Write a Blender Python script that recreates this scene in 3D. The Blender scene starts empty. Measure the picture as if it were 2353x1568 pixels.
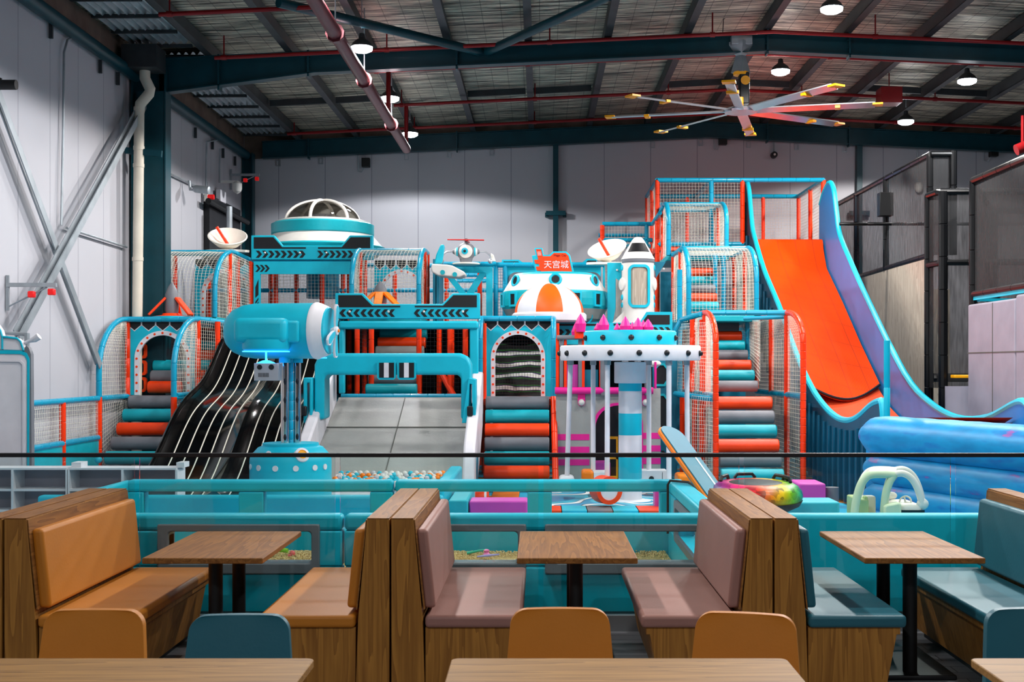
import bpy, math, random
from math import sin, cos, pi, sqrt, radians
from mathutils import Vector, Matrix
random.seed(7)
S = bpy.context.scene
COL = S.collection
# ---------------------------------------------------------------- camera
F = 2900.0; CX = 1240.0; CY = 840.0; CH = 1.85
cd = bpy.data.cameras.new('camera'); cam = bpy.data.objects.new('camera', cd); COL.objects.link(cam)
cam.location = (0, 0, CH); cam.rotation_euler = (pi/2, 0, 0)
cd.sensor_width = 36; cd.lens = F/2353*36
cd.shift_x = -(CX-1176.5)/2353; cd.shift_y = (CY-784)/2353
cd.clip_end = 200
cd.dof.use_dof = True; cd.dof.focus_distance = 15.5; cd.dof.aperture_fstop = 10
S.camera = cam
# ---------------------------------------------------------------- world / view
w = bpy.data.worlds.new('world'); S.world = w; w.use_nodes = True
w.node_tree.nodes['Background'].inputs[0].default_value = (0.8, 0.85, 1, 1)
w.node_tree.nodes['Background'].inputs[1].default_value = 0.01
S.view_settings.view_transform = 'Standard'; S.view_settings.look = 'None'
S.view_settings.gamma = 1; S.view_settings.use_curve_mapping = False
S.view_settings.exposure = 0.05
LAMP_W = 760.0
LAMPS = [(-2.62, y, 6.55) for y in (25.5, 22.1, 18.6, 15.1, 11.6, 8.1, -1.6)] \
      + [(4.2, y, 7.0) for y in (22.0, 18.15, 14.6, 11.1, 7.6, -1.6)] \
      + [(7.4, y, 6.8) for y in (25.5, 21.85, 18.2, 14.6)]
WX = -6.66; BY = 28.5; RX = 14.1; FRY = 20.6
# ---------------------------------------------------------------- helpers
def lin(h):
    h = h.lstrip('#'); o = []
    for i in (0, 2, 4):
        c = int(h[i:i+2], 16)/255
        o.append(c/12.92 if c <= .04045 else ((c+.055)/1.055)**2.4)
    return (*o, 1)
def X(px, d): return (px-CX)/F*d
def Z(py, d): return CH+(CY-py)/F*d
def P(px, py, d): return Vector((X(px, d), d, Z(py, d)))
def V(*a): return Vector(a)

def mat(name, col, rough=.5, metal=0, var=.08, bump=0, bscale=30, vscale=3, emis=0, coat=0, stretch=None, spec=.32):
    m = bpy.data.materials.new(name); m.use_nodes = True
    nt = m.node_tree; b = nt.nodes['Principled BSDF']; L = nt.links.new
    c = lin(col)
    tc = nt.nodes.new('ShaderNodeTexCoord'); mp = nt.nodes.new('ShaderNodeMapping'); L(tc.outputs['Object'], mp.inputs[0])
    if stretch: mp.inputs['Scale'].default_value = stretch
    if var:
        n = nt.nodes.new('ShaderNodeTexNoise'); n.inputs['Scale'].default_value = vscale; n.inputs['Detail'].default_value = 4
        L(mp.outputs[0], n.inputs[0])
        r = nt.nodes.new('ShaderNodeValToRGB')
        r.color_ramp.elements[0].position = .3; r.color_ramp.elements[1].position = .7
        r.color_ramp.elements[0].color = tuple(x*(1-var) for x in c[:3])+(1,)
        r.color_ramp.elements[1].color = tuple(min(1, x*(1+var)) for x in c[:3])+(1,)
        L(n.outputs[0], r.inputs[0]); L(r.outputs[0], b.inputs['Base Color'])
    else: b.inputs['Base Color'].default_value = c
    b.inputs['Roughness'].default_value = rough; b.inputs['Metallic'].default_value = metal
    b.inputs['Specular IOR Level'].default_value = spec
    b.inputs['Coat Weight'].default_value = coat
    if bump:
        n2 = nt.nodes.new('ShaderNodeTexNoise'); n2.inputs['Scale'].default_value = bscale; L(mp.outputs[0], n2.inputs[0])
        bp = nt.nodes.new('ShaderNodeBump'); bp.inputs['Strength'].default_value = bump; bp.inputs['Distance'].default_value = .02
        L(n2.outputs[0], bp.inputs['Height']); L(bp.outputs[0], b.inputs['Normal'])
    if emis:
        b.inputs['Emission Color'].default_value = c; b.inputs['Emission Strength'].default_value = emis
    return m
def wood(name, c1, c2, grain='z', rough=.55):
    m = bpy.data.materials.new(name); m.use_nodes = True
    nt = m.node_tree; b = nt.nodes['Principled BSDF']; L = nt.links.new; N = nt.nodes.new; b.inputs['Specular IOR Level'].default_value = .25
    tc = N('ShaderNodeTexCoord'); mp = N('ShaderNodeMapping'); L(tc.outputs['Object'], mp.inputs[0])
    s = {'x': (.35, 6, 6), 'y': (6, .35, 6), 'z': (6, 6, .35)}[grain]; mp.inputs['Scale'].default_value = s
    n = N('ShaderNodeTexNoise'); n.inputs['Scale'].default_value = 1.3; n.inputs['Detail'].default_value = 3; n.inputs['Distortion'].default_value = .6
    L(mp.outputs[0], n.inputs[0])
    mu = N('ShaderNodeMath'); mu.operation = 'MULTIPLY'; mu.inputs[1].default_value = 9; L(n.outputs[0], mu.inputs[0])
    fr = N('ShaderNodeMath'); fr.operation = 'FRACT'; L(mu.outputs[0], fr.inputs[0])
    n2 = N('ShaderNodeTexNoise'); n2.inputs['Scale'].default_value = 12; n2.inputs['Detail'].default_value = 5; L(mp.outputs[0], n2.inputs[0])
    mx = N('ShaderNodeMix'); mx.data_type = 'FLOAT'; mx.inputs[0].default_value = .55
    L(fr.outputs[0], mx.inputs[2]); L(n2.outputs[0], mx.inputs[3])
    r = N('ShaderNodeValToRGB'); r.color_ramp.elements[0].position = .15; r.color_ramp.elements[1].position = .8
    r.color_ramp.elements[0].color = lin(c1); r.color_ramp.elements[1].color = lin(c2)
    L(mx.outputs[0], r.inputs[0]); L(r.outputs[0], b.inputs['Base Color'])
    b.inputs['Roughness'].default_value = rough
    return m
def glass(name, tint='#ffffff', trans=.93, rough=.02):
    m = bpy.data.materials.new(name); m.use_nodes = True
    nt = m.node_tree; L = nt.links.new; N = nt.nodes.new
    nt.nodes.remove(nt.nodes['Principled BSDF']); out = nt.nodes['Material Output']
    t = N('ShaderNodeBsdfTransparent'); t.inputs[0].default_value = lin(tint)
    g = N('ShaderNodeBsdfGlossy'); g.inputs['Roughness'].default_value = rough
    fz = N('ShaderNodeFresnel'); fz.inputs[0].default_value = 1.45
    ad = N('ShaderNodeMath'); ad.operation = 'MULTIPLY_ADD'; ad.inputs[1].default_value = 1.0; ad.inputs[2].default_value = 1-trans-.05
    ad.use_clamp = True; L(fz.outputs[0], ad.inputs[0])
    mx = N('ShaderNodeMixShader'); L(ad.outputs[0], mx.inputs[0]); L(t.outputs[0], mx.inputs[1]); L(g.outputs[0], mx.inputs[2])
    L(mx.outputs[0], out.inputs[0]); return m
def mesh_cloth(name, col, opac=.6):
    m = bpy.data.materials.new(name); m.use_nodes = True
    nt = m.node_tree; L = nt.links.new; N = nt.nodes.new
    b = nt.nodes['Principled BSDF']; b.inputs['Base Color'].default_value = lin(col); b.inputs['Roughness'].default_value = .7
    tc = N('ShaderNodeTexCoord'); n = N('ShaderNodeTexNoise'); mp = N('ShaderNodeMapping'); mp.inputs['Scale'].default_value = (9, 9, 1)
    L(tc.outputs['Object'], mp.inputs[0]); L(mp.outputs[0], n.inputs[0]); n.inputs['Scale'].default_value = 3
    mr = N('ShaderNodeMapRange'); mr.inputs[3].default_value = opac-.18; mr.inputs[4].default_value = opac+.18
    L(n.outputs[0], mr.inputs[0]); L(mr.outputs[0], b.inputs['Alpha']); return m
M = {}
TEAL = '#12A8BE'
M['teal'] = mat('teal vinyl', '#08A2B0', .42, bump=.15, bscale=14)
M['tealpad'] = mat('soft teal padding', '#08B0C8', .42, bump=.12, bscale=5)
M['tealtube'] = mat('teal foam sleeve', '#0894B6', .3, coat=.15)
M['tealdark'] = mat('deep teal board', '#046E88', .5)
M['orange'] = mat('orange vinyl', '#EE3F08', .4, bump=.15, bscale=14)
M['orangetube'] = mat('orange foam sleeve', '#EE3606', .3, coat=.15)
M['amber'] = mat('amber vinyl', '#F57C0C', .4)
M['grey'] = mat('grey vinyl', '#6E7076', .45, bump=.15, bscale=14)
M['greyl'] = mat('light grey vinyl', '#989894', .45, bump=.1)
M['white'] = mat('white gelcoat', '#D6D2CC', .35)
M['whitepad'] = mat('white vinyl', '#D8D5DA', .45, bump=.1, bscale=8)
M['black'] = mat('black board', '#15161A', .45)
M['blackgloss'] = mat('black sleeve', '#0B0C0E', .3)
M['pink'] = mat('pink vinyl', '#DC1F88', .42)
M['magenta'] = mat('mauve pink vinyl', '#C844A8', .45)
M['red'] = mat('red plastic', '#C8201C', .4)
M['redpipe'] = mat('red pipe paint', '#801418', .3, metal=.2)
M['pinkpipe'] = mat('dull red pipe paint', '#6E2E34', .4, metal=.3)
M['steelteal'] = mat('dark teal steel paint', '#033842', .4, var=.15)
M['purlin'] = mat('galvanised purlin', '#3F4245', .5, metal=.5, var=.2)
M['galv'] = mat('galvanised steel', '#9CA3A8', .45, metal=.5, var=.2)
M['silver'] = mat('brushed aluminium', '#C9CBD2', .3, metal=.8)
M['chrome'] = mat('chrome', '#D8D2CC', .12, metal=1, var=0)
M['yellow'] = mat('yellow plastic', '#F0A30C', .4)
M['cable'] = mat('black plastic', '#101112', .5)
M['pvc'] = mat('cream pipe', '#CFC6B6', .4)
M['net'] = mat('pale net cord', '#E9E4D4', .7, var=0)
M['netblack'] = mat('black net cord', '#26282B', .7, var=0)
M['cream'] = mat('cream plastic', '#EDE6DA', .35)
M['mint'] = mat('pale mint plastic', '#D6E3BF', .35)
M['green'] = mat('green plastic', '#A9BD83', .4)
M['blue'] = mat('blue glow plastic', '#3AA8FF', .3, emis=2.5, var=0)
M['benchorange'] = mat('tan leather', '#BC7420', .5, bump=.04, bscale=60, var=.05)
M['benchpink'] = mat('dusty pink leather', '#966C62', .5, bump=.04, bscale=60, var=.05)
M['benchteal'] = mat('dark teal leather', '#245E6C', .45, bump=.04, bscale=60, var=.05)
M['seam'] = mat('dark seam', '#0B2A30', .6)
M['woodz'] = wood('walnut laminate upright', '#80521F', '#B07A34', 'z')
M['woody'] = wood('walnut laminate long', '#6A4018', '#98652E', 'y')
M['woodx'] = wood('walnut laminate across', '#7A5526', '#AC7F42', 'x')
M['panelwood'] = wood('pale timber panel', '#8E8072', '#BBAE9D', 'z', .6)
M['glass'] = glass('clear glass', '#F4FBFA', .95)
M['acrylic'] = glass('clear acrylic', '#F6FAFA', .93)
M['smoke'] = glass('tinted acrylic', '#C4C2BE', .85)
M['bmesh'] = mesh_cloth('black safety mesh', '#101012', .8)
M['lamp'] = mat('lamp lens', '#F4F8FF', .4, emis=60, var=0)
M['redlamp'] = mat('red lamp lens', '#D01A1A', .3, emis=.4, var=0)
M['brown'] = mat('brown masonry', '#6B5A50', .9, var=.25)
M['cushion'] = mat('grey mauve quilted vinyl', '#8F8A96', .55, bump=.4, bscale=3)

class MB:
    def __init__(s): s.v = []; s.f = []; s.m = []
    def add(s, vs, fs, m=0):
        o = len(s.v); s.v += [Vector(v) for v in vs]
        s.f += [tuple(i+o for i in f) for f in fs]; s.m += [m]*len(fs); return s
    def box(s, x0, x1, y0, y1, z0, z1, m=0):
        return s.add([(x0,y0,z0),(x1,y0,z0),(x1,y1,z0),(x0,y1,z0),(x0,y0,z1),(x1,y0,z1),(x1,y1,z1),(x0,y1,z1)],
                     [(0,3,2,1),(4,5,6,7),(0,1,5,4),(1,2,6,5),(2,3,7,6),(3,0,4,7)], m)
    def beam(s, a, b, w, h, up=(0,0,1), m=0):
        a = Vector(a); b = Vector(b); d = (b-a).normalized(); u = Vector(up)
        sd = d.cross(u).normalized(); u = sd.cross(d).normalized(); vs = []
        for p in (a, b):
            for i, j in ((-1,-1),(1,-1),(1,1),(-1,1)): vs.append(p+sd*(w/2*i)+u*(h/2*j))
        return s.add(vs, [(0,3,2,1),(4,5,6,7),(0,1,5,4),(1,2,6,5),(2,3,7,6),(3,0,4,7)], m)
    def rings(s, rs, m=0, caps=True, closed=False):
        n = len(rs[0]); o = len(s.v); vs = [p for r in rs for p in r]; fs = []
        k = len(rs)
        for i in range(k-1 if not closed else k):
            a = i*n; b = ((i+1) % k)*n
            for j in range(n): fs.append((a+j, a+(j+1) % n, b+(j+1) % n, b+j))
        if caps and not closed: fs.append(tuple(range(n))[::-1]); fs.append(tuple((k-1)*n+j for j in range(n)))
        return s.add(vs, fs, m)
    def tube(s, pts, r, n=10, seam=0, m=0, closed=False, caps=True):
        pts = [Vector(p) for p in pts]
        rr = r if isinstance(r, (list, tuple)) else [r]*len(pts)
        if seam:
            cum = [0]
            for i in range(1, len(pts)): cum.append(cum[-1]+(pts[i]-pts[i-1]).length)
            Ltot = cum[-1]; st = [(c, 1.0) for c in cum]; k = max(1, round(Ltot/seam))
            for j in range(1, k):
                c = Ltot*j/k; st += [(c-.008, 1), (c, .86), (c+.008, 1)]
            st.sort(); np_ = []; nr = []
            for c, q in st:
                if np_ and c-last < 1e-4: continue
                last = c; i = 1
                while i < len(cum)-1 and cum[i] < c: i += 1
                t = (c-cum[i-1])/max(1e-9, cum[i]-cum[i-1]); np_.append(pts[i-1].lerp(pts[i], min(1, max(0, t)))); nr.append(rr[0]*q)
            pts, rr = np_, nr
        rs = []; K = len(pts); u = None
        for i, p in enumerate(pts):
            if closed: t = (pts[(i+1) % K]-pts[i-1]).normalized()
            else: t = (pts[min(i+1, K-1)]-pts[max(i-1, 0)]).normalized()
            if u is None: u = t.orthogonal().normalized()
            else:
                u = (u-t*u.dot(t)); u = u.normalized() if u.length > 1e-6 else t.orthogonal().normalized()
            w_ = t.cross(u)
            rs.append([p+(u*cos(2*pi*j/n)+w_*sin(2*pi*j/n))*rr[i] for j in range(n)])
        return s.rings(rs, m, caps, closed)
    def lathe(s, prof, o=(0,0,0), ax=(0,0,1), n=32, m=0, ms=None, caps=True, a0=0, a1=2*pi):
        o = Vector(o); ax = Vector(ax).normalized(); u = ax.orthogonal().normalized() if abs(ax.z) < .99 else V(1,0,0); w_ = ax.cross(u)
        rs = []
        for r, h in prof: rs.append([o+ax*h+(u*cos(2*pi*j/n)+w_*sin(2*pi*j/n))*max(r, .0005) for j in range(n)])
        if ms is None: return s.rings(rs, m, caps)
        for i in range(len(rs)-1): s.rings([rs[i], rs[i+1]], ms[i], False)
        if caps: s.add(rs[0], [tuple(range(n))[::-1]], ms[0]); s.add(rs[-1], [tuple(range(n))], ms[-1])
        return s
    def sph(s, c, r, n=14, m=0, sc=(1,1,1)):
        k = n//2; c = Vector(c)
        rs = [[c+V(sc[0]*r*sin(pi*i/k)*cos(2*pi*j/n), sc[1]*r*sin(pi*i/k)*sin(2*pi*j/n), -sc[2]*r*cos(pi*i/k)) for j in range(n)] for i in range(1, k)]
        s.rings(rs, m, False); o = len(s.v)
        s.add([c-V(0,0,r*sc[2])]+rs[0], [(0, 1+(j+1) % n, 1+j) for j in range(n)], m)
        s.add([c+V(0,0,r*sc[2])]+rs[-1], [(0, 1+j, 1+(j+1) % n) for j in range(n)], m); return s
    def prism(s, pts, mp, t0, t1, m=0):
        n = len(pts); vs = [mp(a, b, t0) for a, b in pts]+[mp(a, b, t1) for a, b in pts]
        return s.add(vs, [tuple(range(n)), tuple(range(2*n-1, n-1, -1))]+[(i, n+i, n+(i+1) % n, (i+1) % n) for i in range(n)], m)
    def loop(s, outer, inner, mp, t0, t1, m=0, open_=False):
        n = len(outer); vs = []
        for L_ in (outer, inner):
            for t in (t0, t1): vs += [mp(a, b, t) for a, b in L_]
        fs = []; K = n-1 if open_ else n
        for i in range(K):
            j = (i+1) % n
            fs += [(i, j, 2*n+j, 2*n+i), (n+i, 3*n+i, 3*n+j, n+j), (i, n+i, n+j, j), (2*n+i, 2*n+j, 3*n+j, 3*n+i)]
        if open_: fs += [(0, 2*n, 3*n, n), (n-1, 2*n-1, 4*n-1, 3*n-1)]
        return s.add(vs, fs, m)
    def px(s, pts, d, t0=0, t1=.03, m=0):   # board whose outline is given at distance d
        return s.prism([(X(a, d), Z(b, d)) for a, b in pts], lambda a, b, t: V(a, d+t, b), t0, t1, m)
    def grid(s, fn, nu, nv, m=0):
        vs = [fn(i/nu, j/nv) for j in range(nv+1) for i in range(nu+1)]
        fs = [(j*(nu+1)+i, j*(nu+1)+i+1, (j+1)*(nu+1)+i+1, (j+1)*(nu+1)+i) for j in range(nv) for i in range(nu)]
        return s.add(vs, fs, m)
    def net(s, fn, nu, nv, r=.0028, seg=10, m=0):
        for i in range(nu+1): s.tube([fn(i/nu, j/seg) for j in range(seg+1)], r, 3, m=m, caps=False)
        for i in range(nv+1): s.tube([fn(j/seg, i/nv) for j in range(seg+1)], r, 3, m=m, caps=False)
        return s
    def build(s, name, mats, parent=None, bevel=0, label=None, cat=None, group=None, kind=None, sharp=35, loc=None, bseg=2, subsurf=0):
        if not isinstance(mats, (list, tuple)): mats = [mats]
        me = bpy.data.meshes.new(name)
        if parent is not None: off = root_loc(parent)
        elif loc is not None: off = Vector(loc)
        else:
            xs = [v.x for v in s.v]; ys = [v.y for v in s.v]; zs = [v.z for v in s.v]
            off = V((min(xs)+max(xs))/2, (min(ys)+max(ys))/2, min(zs))
        me.from_pydata([v-off for v in s.v], [], s.f); me.validate()
        for k in mats: me.materials.append(M[k] if isinstance(k, str) else k)
        if len(me.polygons) == len(s.m): me.polygons.foreach_set('material_index', s.m)
        me.shade_smooth(); me.set_sharp_from_angle(angle=radians(sharp))
        o = bpy.data.objects.new(name, me); COL.objects.link(o)
        if parent is not None: o.parent = parent
        else: o.location = off
        if bevel:
            b = o.modifiers.new('bevel', 'BEVEL'); b.width = bevel; b.segments = bseg; b.limit_method = 'ANGLE'; b.angle_limit = radians(40)
        if subsurf: q = o.modifiers.new('sub', 'SUBSURF'); q.levels = subsurf; q.render_levels = subsurf
        tag(o, label, cat, group, kind); return o
def root_loc(o):
    while o.parent: o = o.parent
    return o.location.copy()
def tag(o, label=None, cat=None, group=None, kind=None):
    if label: o['label'] = label
    if cat: o['category'] = cat
    if group: o['group'] = group
    if kind: o['kind'] = kind
    return o
def thing(name, label, cat, loc=(0,0,0), group=None):
    o = bpy.data.objects.new(name, None); COL.objects.link(o); o.location = loc; o.empty_display_size = .2
    return tag(o, label, cat, group)
def copy_tree(o, parent=None):
    c = o.copy(); COL.objects.link(c); c.parent = parent
    for ch in list(o.children): copy_tree(ch, c)
    return c
def rect(x0, x1, z0, z1): return [(x0,z0),(x1,z0),(x1,z1),(x0,z1)]
def rrect(x0, x1, z0, z1, r, n=5):
    o = []
    for cx, cz, a in ((x1-r, z0+r, -pi/2), (x1-r, z1-r, 0), (x0+r, z1-r, pi/2), (x0+r, z0+r, pi)):
        for i in range(n+1): t = a+pi/2*i/n; o.append((cx+r*cos(t), cz+r*sin(t)))
    return o
XZ = lambda a, b, t: V(a, t, b)
YZ = lambda a, b, t: V(t, a, b)
XY = lambda a, b, t: V(a, b, t)
def bil(a, b, c, d, sag=0, ph=0):
    a, b, c, d = map(Vector, (a, b, c, d))
    nrm = (b-a).cross(d-a).normalized()
    return lambda u, v: a.lerp(b, u).lerp(d.lerp(c, u), v)+nrm*(sag*sin(pi*u)*sin(pi*v)+.012*sin(9*v+ph)*sin(pi*u))
# ================================================================ THE BUILDING
def wallmat():
    m = mat('white wall panel', '#AFAEB4', .55, var=.03, vscale=.6)
    nt = m.node_tree; L = nt.links.new; N = nt.nodes.new; b = nt.nodes['Principled BSDF']
    ramp = b.inputs['Base Color'].links[0].from_node
    tc = N('ShaderNodeTexCoord'); sp = N('ShaderNodeSeparateXYZ'); L(tc.outputs['Object'], sp.inputs[0])
    ad = N('ShaderNodeMath'); ad.operation = 'ADD'; L(sp.outputs[0], ad.inputs[0]); L(sp.outputs[1], ad.inputs[1])
    dv = N('ShaderNodeMath'); dv.operation = 'DIVIDE'; dv.inputs[1].default_value = 1.05; L(ad.outputs[0], dv.inputs[0])
    fr = N('ShaderNodeMath'); fr.operation = 'FRACT'; L(dv.outputs[0], fr.inputs[0])
    lt = N('ShaderNodeMath'); lt.operation = 'LESS_THAN'; lt.inputs[1].default_value = .014; L(fr.outputs[0], lt.inputs[0])
    mx = N('ShaderNodeMix'); mx.data_type = 'RGBA'; L(lt.outputs[0], mx.inputs[0]); L(ramp.outputs[0], mx.inputs[6]); mx.inputs[7].default_value = lin('#7D7E86')
    L(mx.outputs[2], b.inputs['Base Color']); return m
M['wall'] = wallmat(); M['sidewall'] = mat('dark bounce-absorbing wall', '#4A4A50', .7)  # unseen right and front walls: colour darkened to cut bounced light
def floormat():
    m = bpy.data.materials.new('grey timber floor'); m.use_nodes = True
    nt = m.node_tree; L = nt.links.new; N = nt.nodes.new; b = nt.nodes['Principled BSDF']
    tc = N('ShaderNodeTexCoord'); br = N('ShaderNodeTexBrick'); L(tc.outputs['Object'], br.inputs[0])
    br.inputs['Color1'].default_value = lin('#5D5F64'); br.inputs['Color2'].default_value = lin('#85868A'); br.inputs['Mortar'].default_value = lin('#2A2B2E')
    br.inputs['Scale'].default_value = 1; br.inputs['Brick Width'].default_value = 1.2; br.inputs['Row Height'].default_value = .15; br.inputs['Mortar Size'].default_value = .004
    L(br.outputs[0], b.inputs['Base Color']); b.inputs['Roughness'].default_value = .4; return m
M['floor'] = floormat()
def foilmat():
    m = bpy.data.materials.new('silver foil insulation'); m.use_nodes = True
    nt = m.node_tree; L = nt.links.new; N = nt.nodes.new; b = nt.nodes['Principled BSDF']
    tc = N('ShaderNodeTexCoord'); mp = N('ShaderNodeMapping'); mp.inputs['Scale'].default_value = (.7, 9, 1); L(tc.outputs['Object'], mp.inputs[0])
    n = N('ShaderNodeTexNoise'); n.inputs['Scale'].default_value = 1.6; n.inputs['Detail'].default_value = 6; n.inputs['Roughness'].default_value = .65; n.inputs['Distortion'].default_value = .5; L(mp.outputs[0], n.inputs[0])
    r = N('ShaderNodeValToRGB'); r.color_ramp.elements[0].position = .4; r.color_ramp.elements[1].position = .66
    r.color_ramp.elements[0].color = lin('#5A5650'); r.color_ramp.elements[1].color = lin('#FFF4DC'); L(n.outputs[0], r.inputs[0])  # bright wavy highlights of the foil put into its colour
    w1 = N('ShaderNodeTexBrick'); L(tc.outputs['Object'], w1.inputs[0]); w1.inputs['Scale'].default_value = 1
    w1.inputs['Brick Width'].default_value = .3; w1.inputs['Row Height'].default_value = .15; w1.offset = 0; w1.inputs['Mortar Size'].default_value = .006
    w1.inputs['Color1'].default_value = (1,1,1,1); w1.inputs['Color2'].default_value = (1,1,1,1); w1.inputs['Mortar'].default_value = (.3,.3,.3,1)
    mx = N('ShaderNodeMix'); mx.data_type = 'RGBA'; mx.blend_type = 'MULTIPLY'; mx.inputs[0].default_value = .8
    L(r.outputs[0], mx.inputs[6]); L(w1.outputs[0], mx.inputs[7]); L(mx.outputs[2], b.inputs['Base Color'])
    b.inputs['Metallic'].default_value = .75; b.inputs['Roughness'].default_value = .42
    bp = N('ShaderNodeBump'); bp.inputs['Strength'].default_value = .9; bp.inputs['Distance'].default_value = .12
    L(n.outputs[0], bp.inputs['Height']); L(bp.outputs[0], b.inputs['Normal']); return m
M['foil'] = foilmat()
RIDX = 3.73
def roofz(x): return 7.55-.047*abs(x-RIDX)
fl = MB(); fl.box(WX, RX, -4, BY, -.1, 0); fl.build('floor', 'floor', kind='structure')
def wall_poly(mb, pts, mp, t0, t1): mb.prism(pts, mp, t0, t1)
b = MB(); b.box(WX-.15, WX, -4, BY, 0, 6.5); b.build('wall_left', 'wall', kind='structure', loc=(0,0,0))
b = MB(); b.box(WX-.35, WX-.02, -4, BY, 6.5, 7.4); b.build('trim_1', 'brown', kind='structure')
b = MB(); b.box(RX, RX+.15, -4, BY, 0, 7.3); b.build('wall_right', 'sidewall', kind='structure', loc=(0,0,0))
b = MB(); b.box(WX-.15, RX+.15, -4.15, -4, 0, 7.5); b.build('wall_front', 'sidewall', kind='structure', loc=(0,0,0))
b = MB(); b.prism([(WX, 0), (RX, 0), (RX, 6.6), (RIDX, 7.1), (WX, 6.6)], XZ, BY, BY+.15); b.build('wall_back', 'wall', kind='structure', loc=(0.55,0,0))
b = MB(); b.prism([(WX, 6.5), (RIDX, 7.02), (RX, 6.5), (RX, 7.1), (RIDX, 7.6), (WX, 7.1)], XZ, BY-.02, BY+.14); b.build('trim_2', 'brown', kind='structure')
# foil lined roof
ce = MB()
def roof(x0, x1):
    n = 60
    ce.add([(x0,-4,roofz(x0)),(x1,-4,roofz(x1)),(x1,BY,roofz(x1)),(x0,BY,roofz(x0)),(x0,-4,roofz(x0)+.1),(x1,-4,roofz(x1)+.1),(x1,BY,roofz(x1)+.1),(x0,BY,roofz(x0)+.1)],
           [(0,3,2,1),(4,5,6,7),(0,1,5,4),(1,2,6,5),(2,3,7,6),(3,0,4,7)])
roof(WX-.4, RIDX); roof(RIDX, RX+.2)
ceil = ce.build('ceiling', 'foil', kind='structure', loc=(0,0,0))
k = 0
xs = [-.2+1.3*i for i in range(-4, 11)]
for x in xs:
    if x > RX: continue
    b = MB(); z = roofz(x); b.box(x-.045, x+.045, -3.9, BY-.05, z-.22, z-.01); b.box(x-.045, x+.075, -3.9, BY-.05, z-.225, z-.21)
    b.build('purlin', 'purlin', ceil)
for y in (24.9, 17.4):
    for i, x in enumerate(xs[:-1]):
        if i % 3 != 2:
            b = MB(); b.beam((x+.08, y, roofz(x)-.1), (x+1.22, y, roofz(x+1.3)-.1), .05, .12); b.build('bridging_strut', 'purlin', ceil)
# corrugated bay along the left eave
for y0, y1 in ((14.2, 20.2), (20.9, 28.0)):
    b = MB(); n = 60
    rs = []
    b.grid(lambda u, v: V(WX+.12+.95*v, y0+(y1-y0)*u, roofz(WX)-.07+.03*v-.03*sin(2*pi*v*8)), 2, 96)
    sk = b.build('corrugated_sheet', 'galv', ceil)
    for j in range(8):
        y = y0+(y1-y0)*j/7; c = MB(); c.box(WX+.1, WX+1.1, y-.03, y+.03, roofz(WX)-.12, roofz(WX)-.07); c.build('batten', 'purlin', ceil)
# frames: knee height etc. from the photo
def rafter(y, zl, zc, depl, depc, label, w_=.2):
    t = thing('steel_rafter', label, 'roof beam', (RIDX, y, zc-depc))
    hx = WX+.45; sp = X(725, FRY)
    for sgn in (-1, 1):
        def xx(a): return a if sgn < 0 else 2*RIDX-a
        top = [(xx(hx), zl), (RIDX, zc)]; 
        zsp = zl+(zc-zl)*(sp-hx)/(RIDX-hx)
        bot = [(RIDX, zc-depc), (xx(sp), zsp-depc*1.05), (xx(hx), zl-depl)]
        poly = top+bot
        if sgn > 0: poly = poly[::-1]
        b = MB(); b.prism(poly, XZ, y-.008, y+.008); b.build('web', 'steelteal', t)
        for pts, nm in (([top[0], top[1]], 'top_flange'), (bot[:2], 'bottom_flange'), (bot[1:], 'haunch_flange')):
            b = MB(); b.beam((pts[0][0], y, pts[0][1]), (pts[1][0], y, pts[1][1]), w_, .018, up=(0,0,1)); b.build(nm, 'steelteal', t)
    for px_ in (710, 1050, 1762, 505, 1950):
        x = X(px_, y); zt = zc-.047*abs(x-RIDX)*1.05
        b = MB(); b.box(x-.015, x+.015, y-.1, y+.1, zt-depc-(.05 if px_ > 700 else .2), zt+.06)
        for q in (-.06, .06): 
            for zz in (.08, .2): b.tube([(x-.03, y+q, zt-zz), (x+.03, y+q, zt-zz)], .012, 6)
        b.build('splice_plate', 'steelteal', t)
    return t
rafter(FRY, 6.84, 7.29, .56, .32, 'dark teal portal rafter crossing the hall behind the ceiling fan')
rafter(BY-.22, 6.85, 7.3, .36, .34, 'dark teal beam along the top of the far wall', .18)
rafter(12.9, 6.84, 7.29, .56, .32, 'dark teal portal rafter high up above the dining booths')
def column(name, label, x0, x1, y, z1, wy=.25):
    t = thing(name, label, 'column', ((x0+x1)/2, y, 0))
    b = MB(); b.box(x0, x1, y-.008, y+.008, 0, z1); b.build('web', 'steelteal', t)
    for x in (x0, x1): b = MB(); b.box(x-.012, x+.012, y-wy/2, y+wy/2, 0, z1); b.build('flange', 'steelteal', t)
    return t
column('steel_column', 'dark teal steel column standing beside the cream downpipe', WX+.05, X(385, FRY), FRY, 6.7, .3)
b = MB(); b.box(X(385,FRY)-.45, X(385,FRY)-.02, FRY-.14, FRY-.1, 0, 6.3); b.build('stiffener', 'steelteal', [o for o in bpy.data.objects if o.name.startswith('steel_column')][0])
column('steel_column', 'dark teal corner column where the left and far walls meet', WX+.03, X(582, BY-.2), BY-.2, 6.6, .25)
column('steel_column', 'dark teal portal column on the left wall near the booths', WX+.05, WX+.6, 12.9, 6.7, .3)
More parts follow.
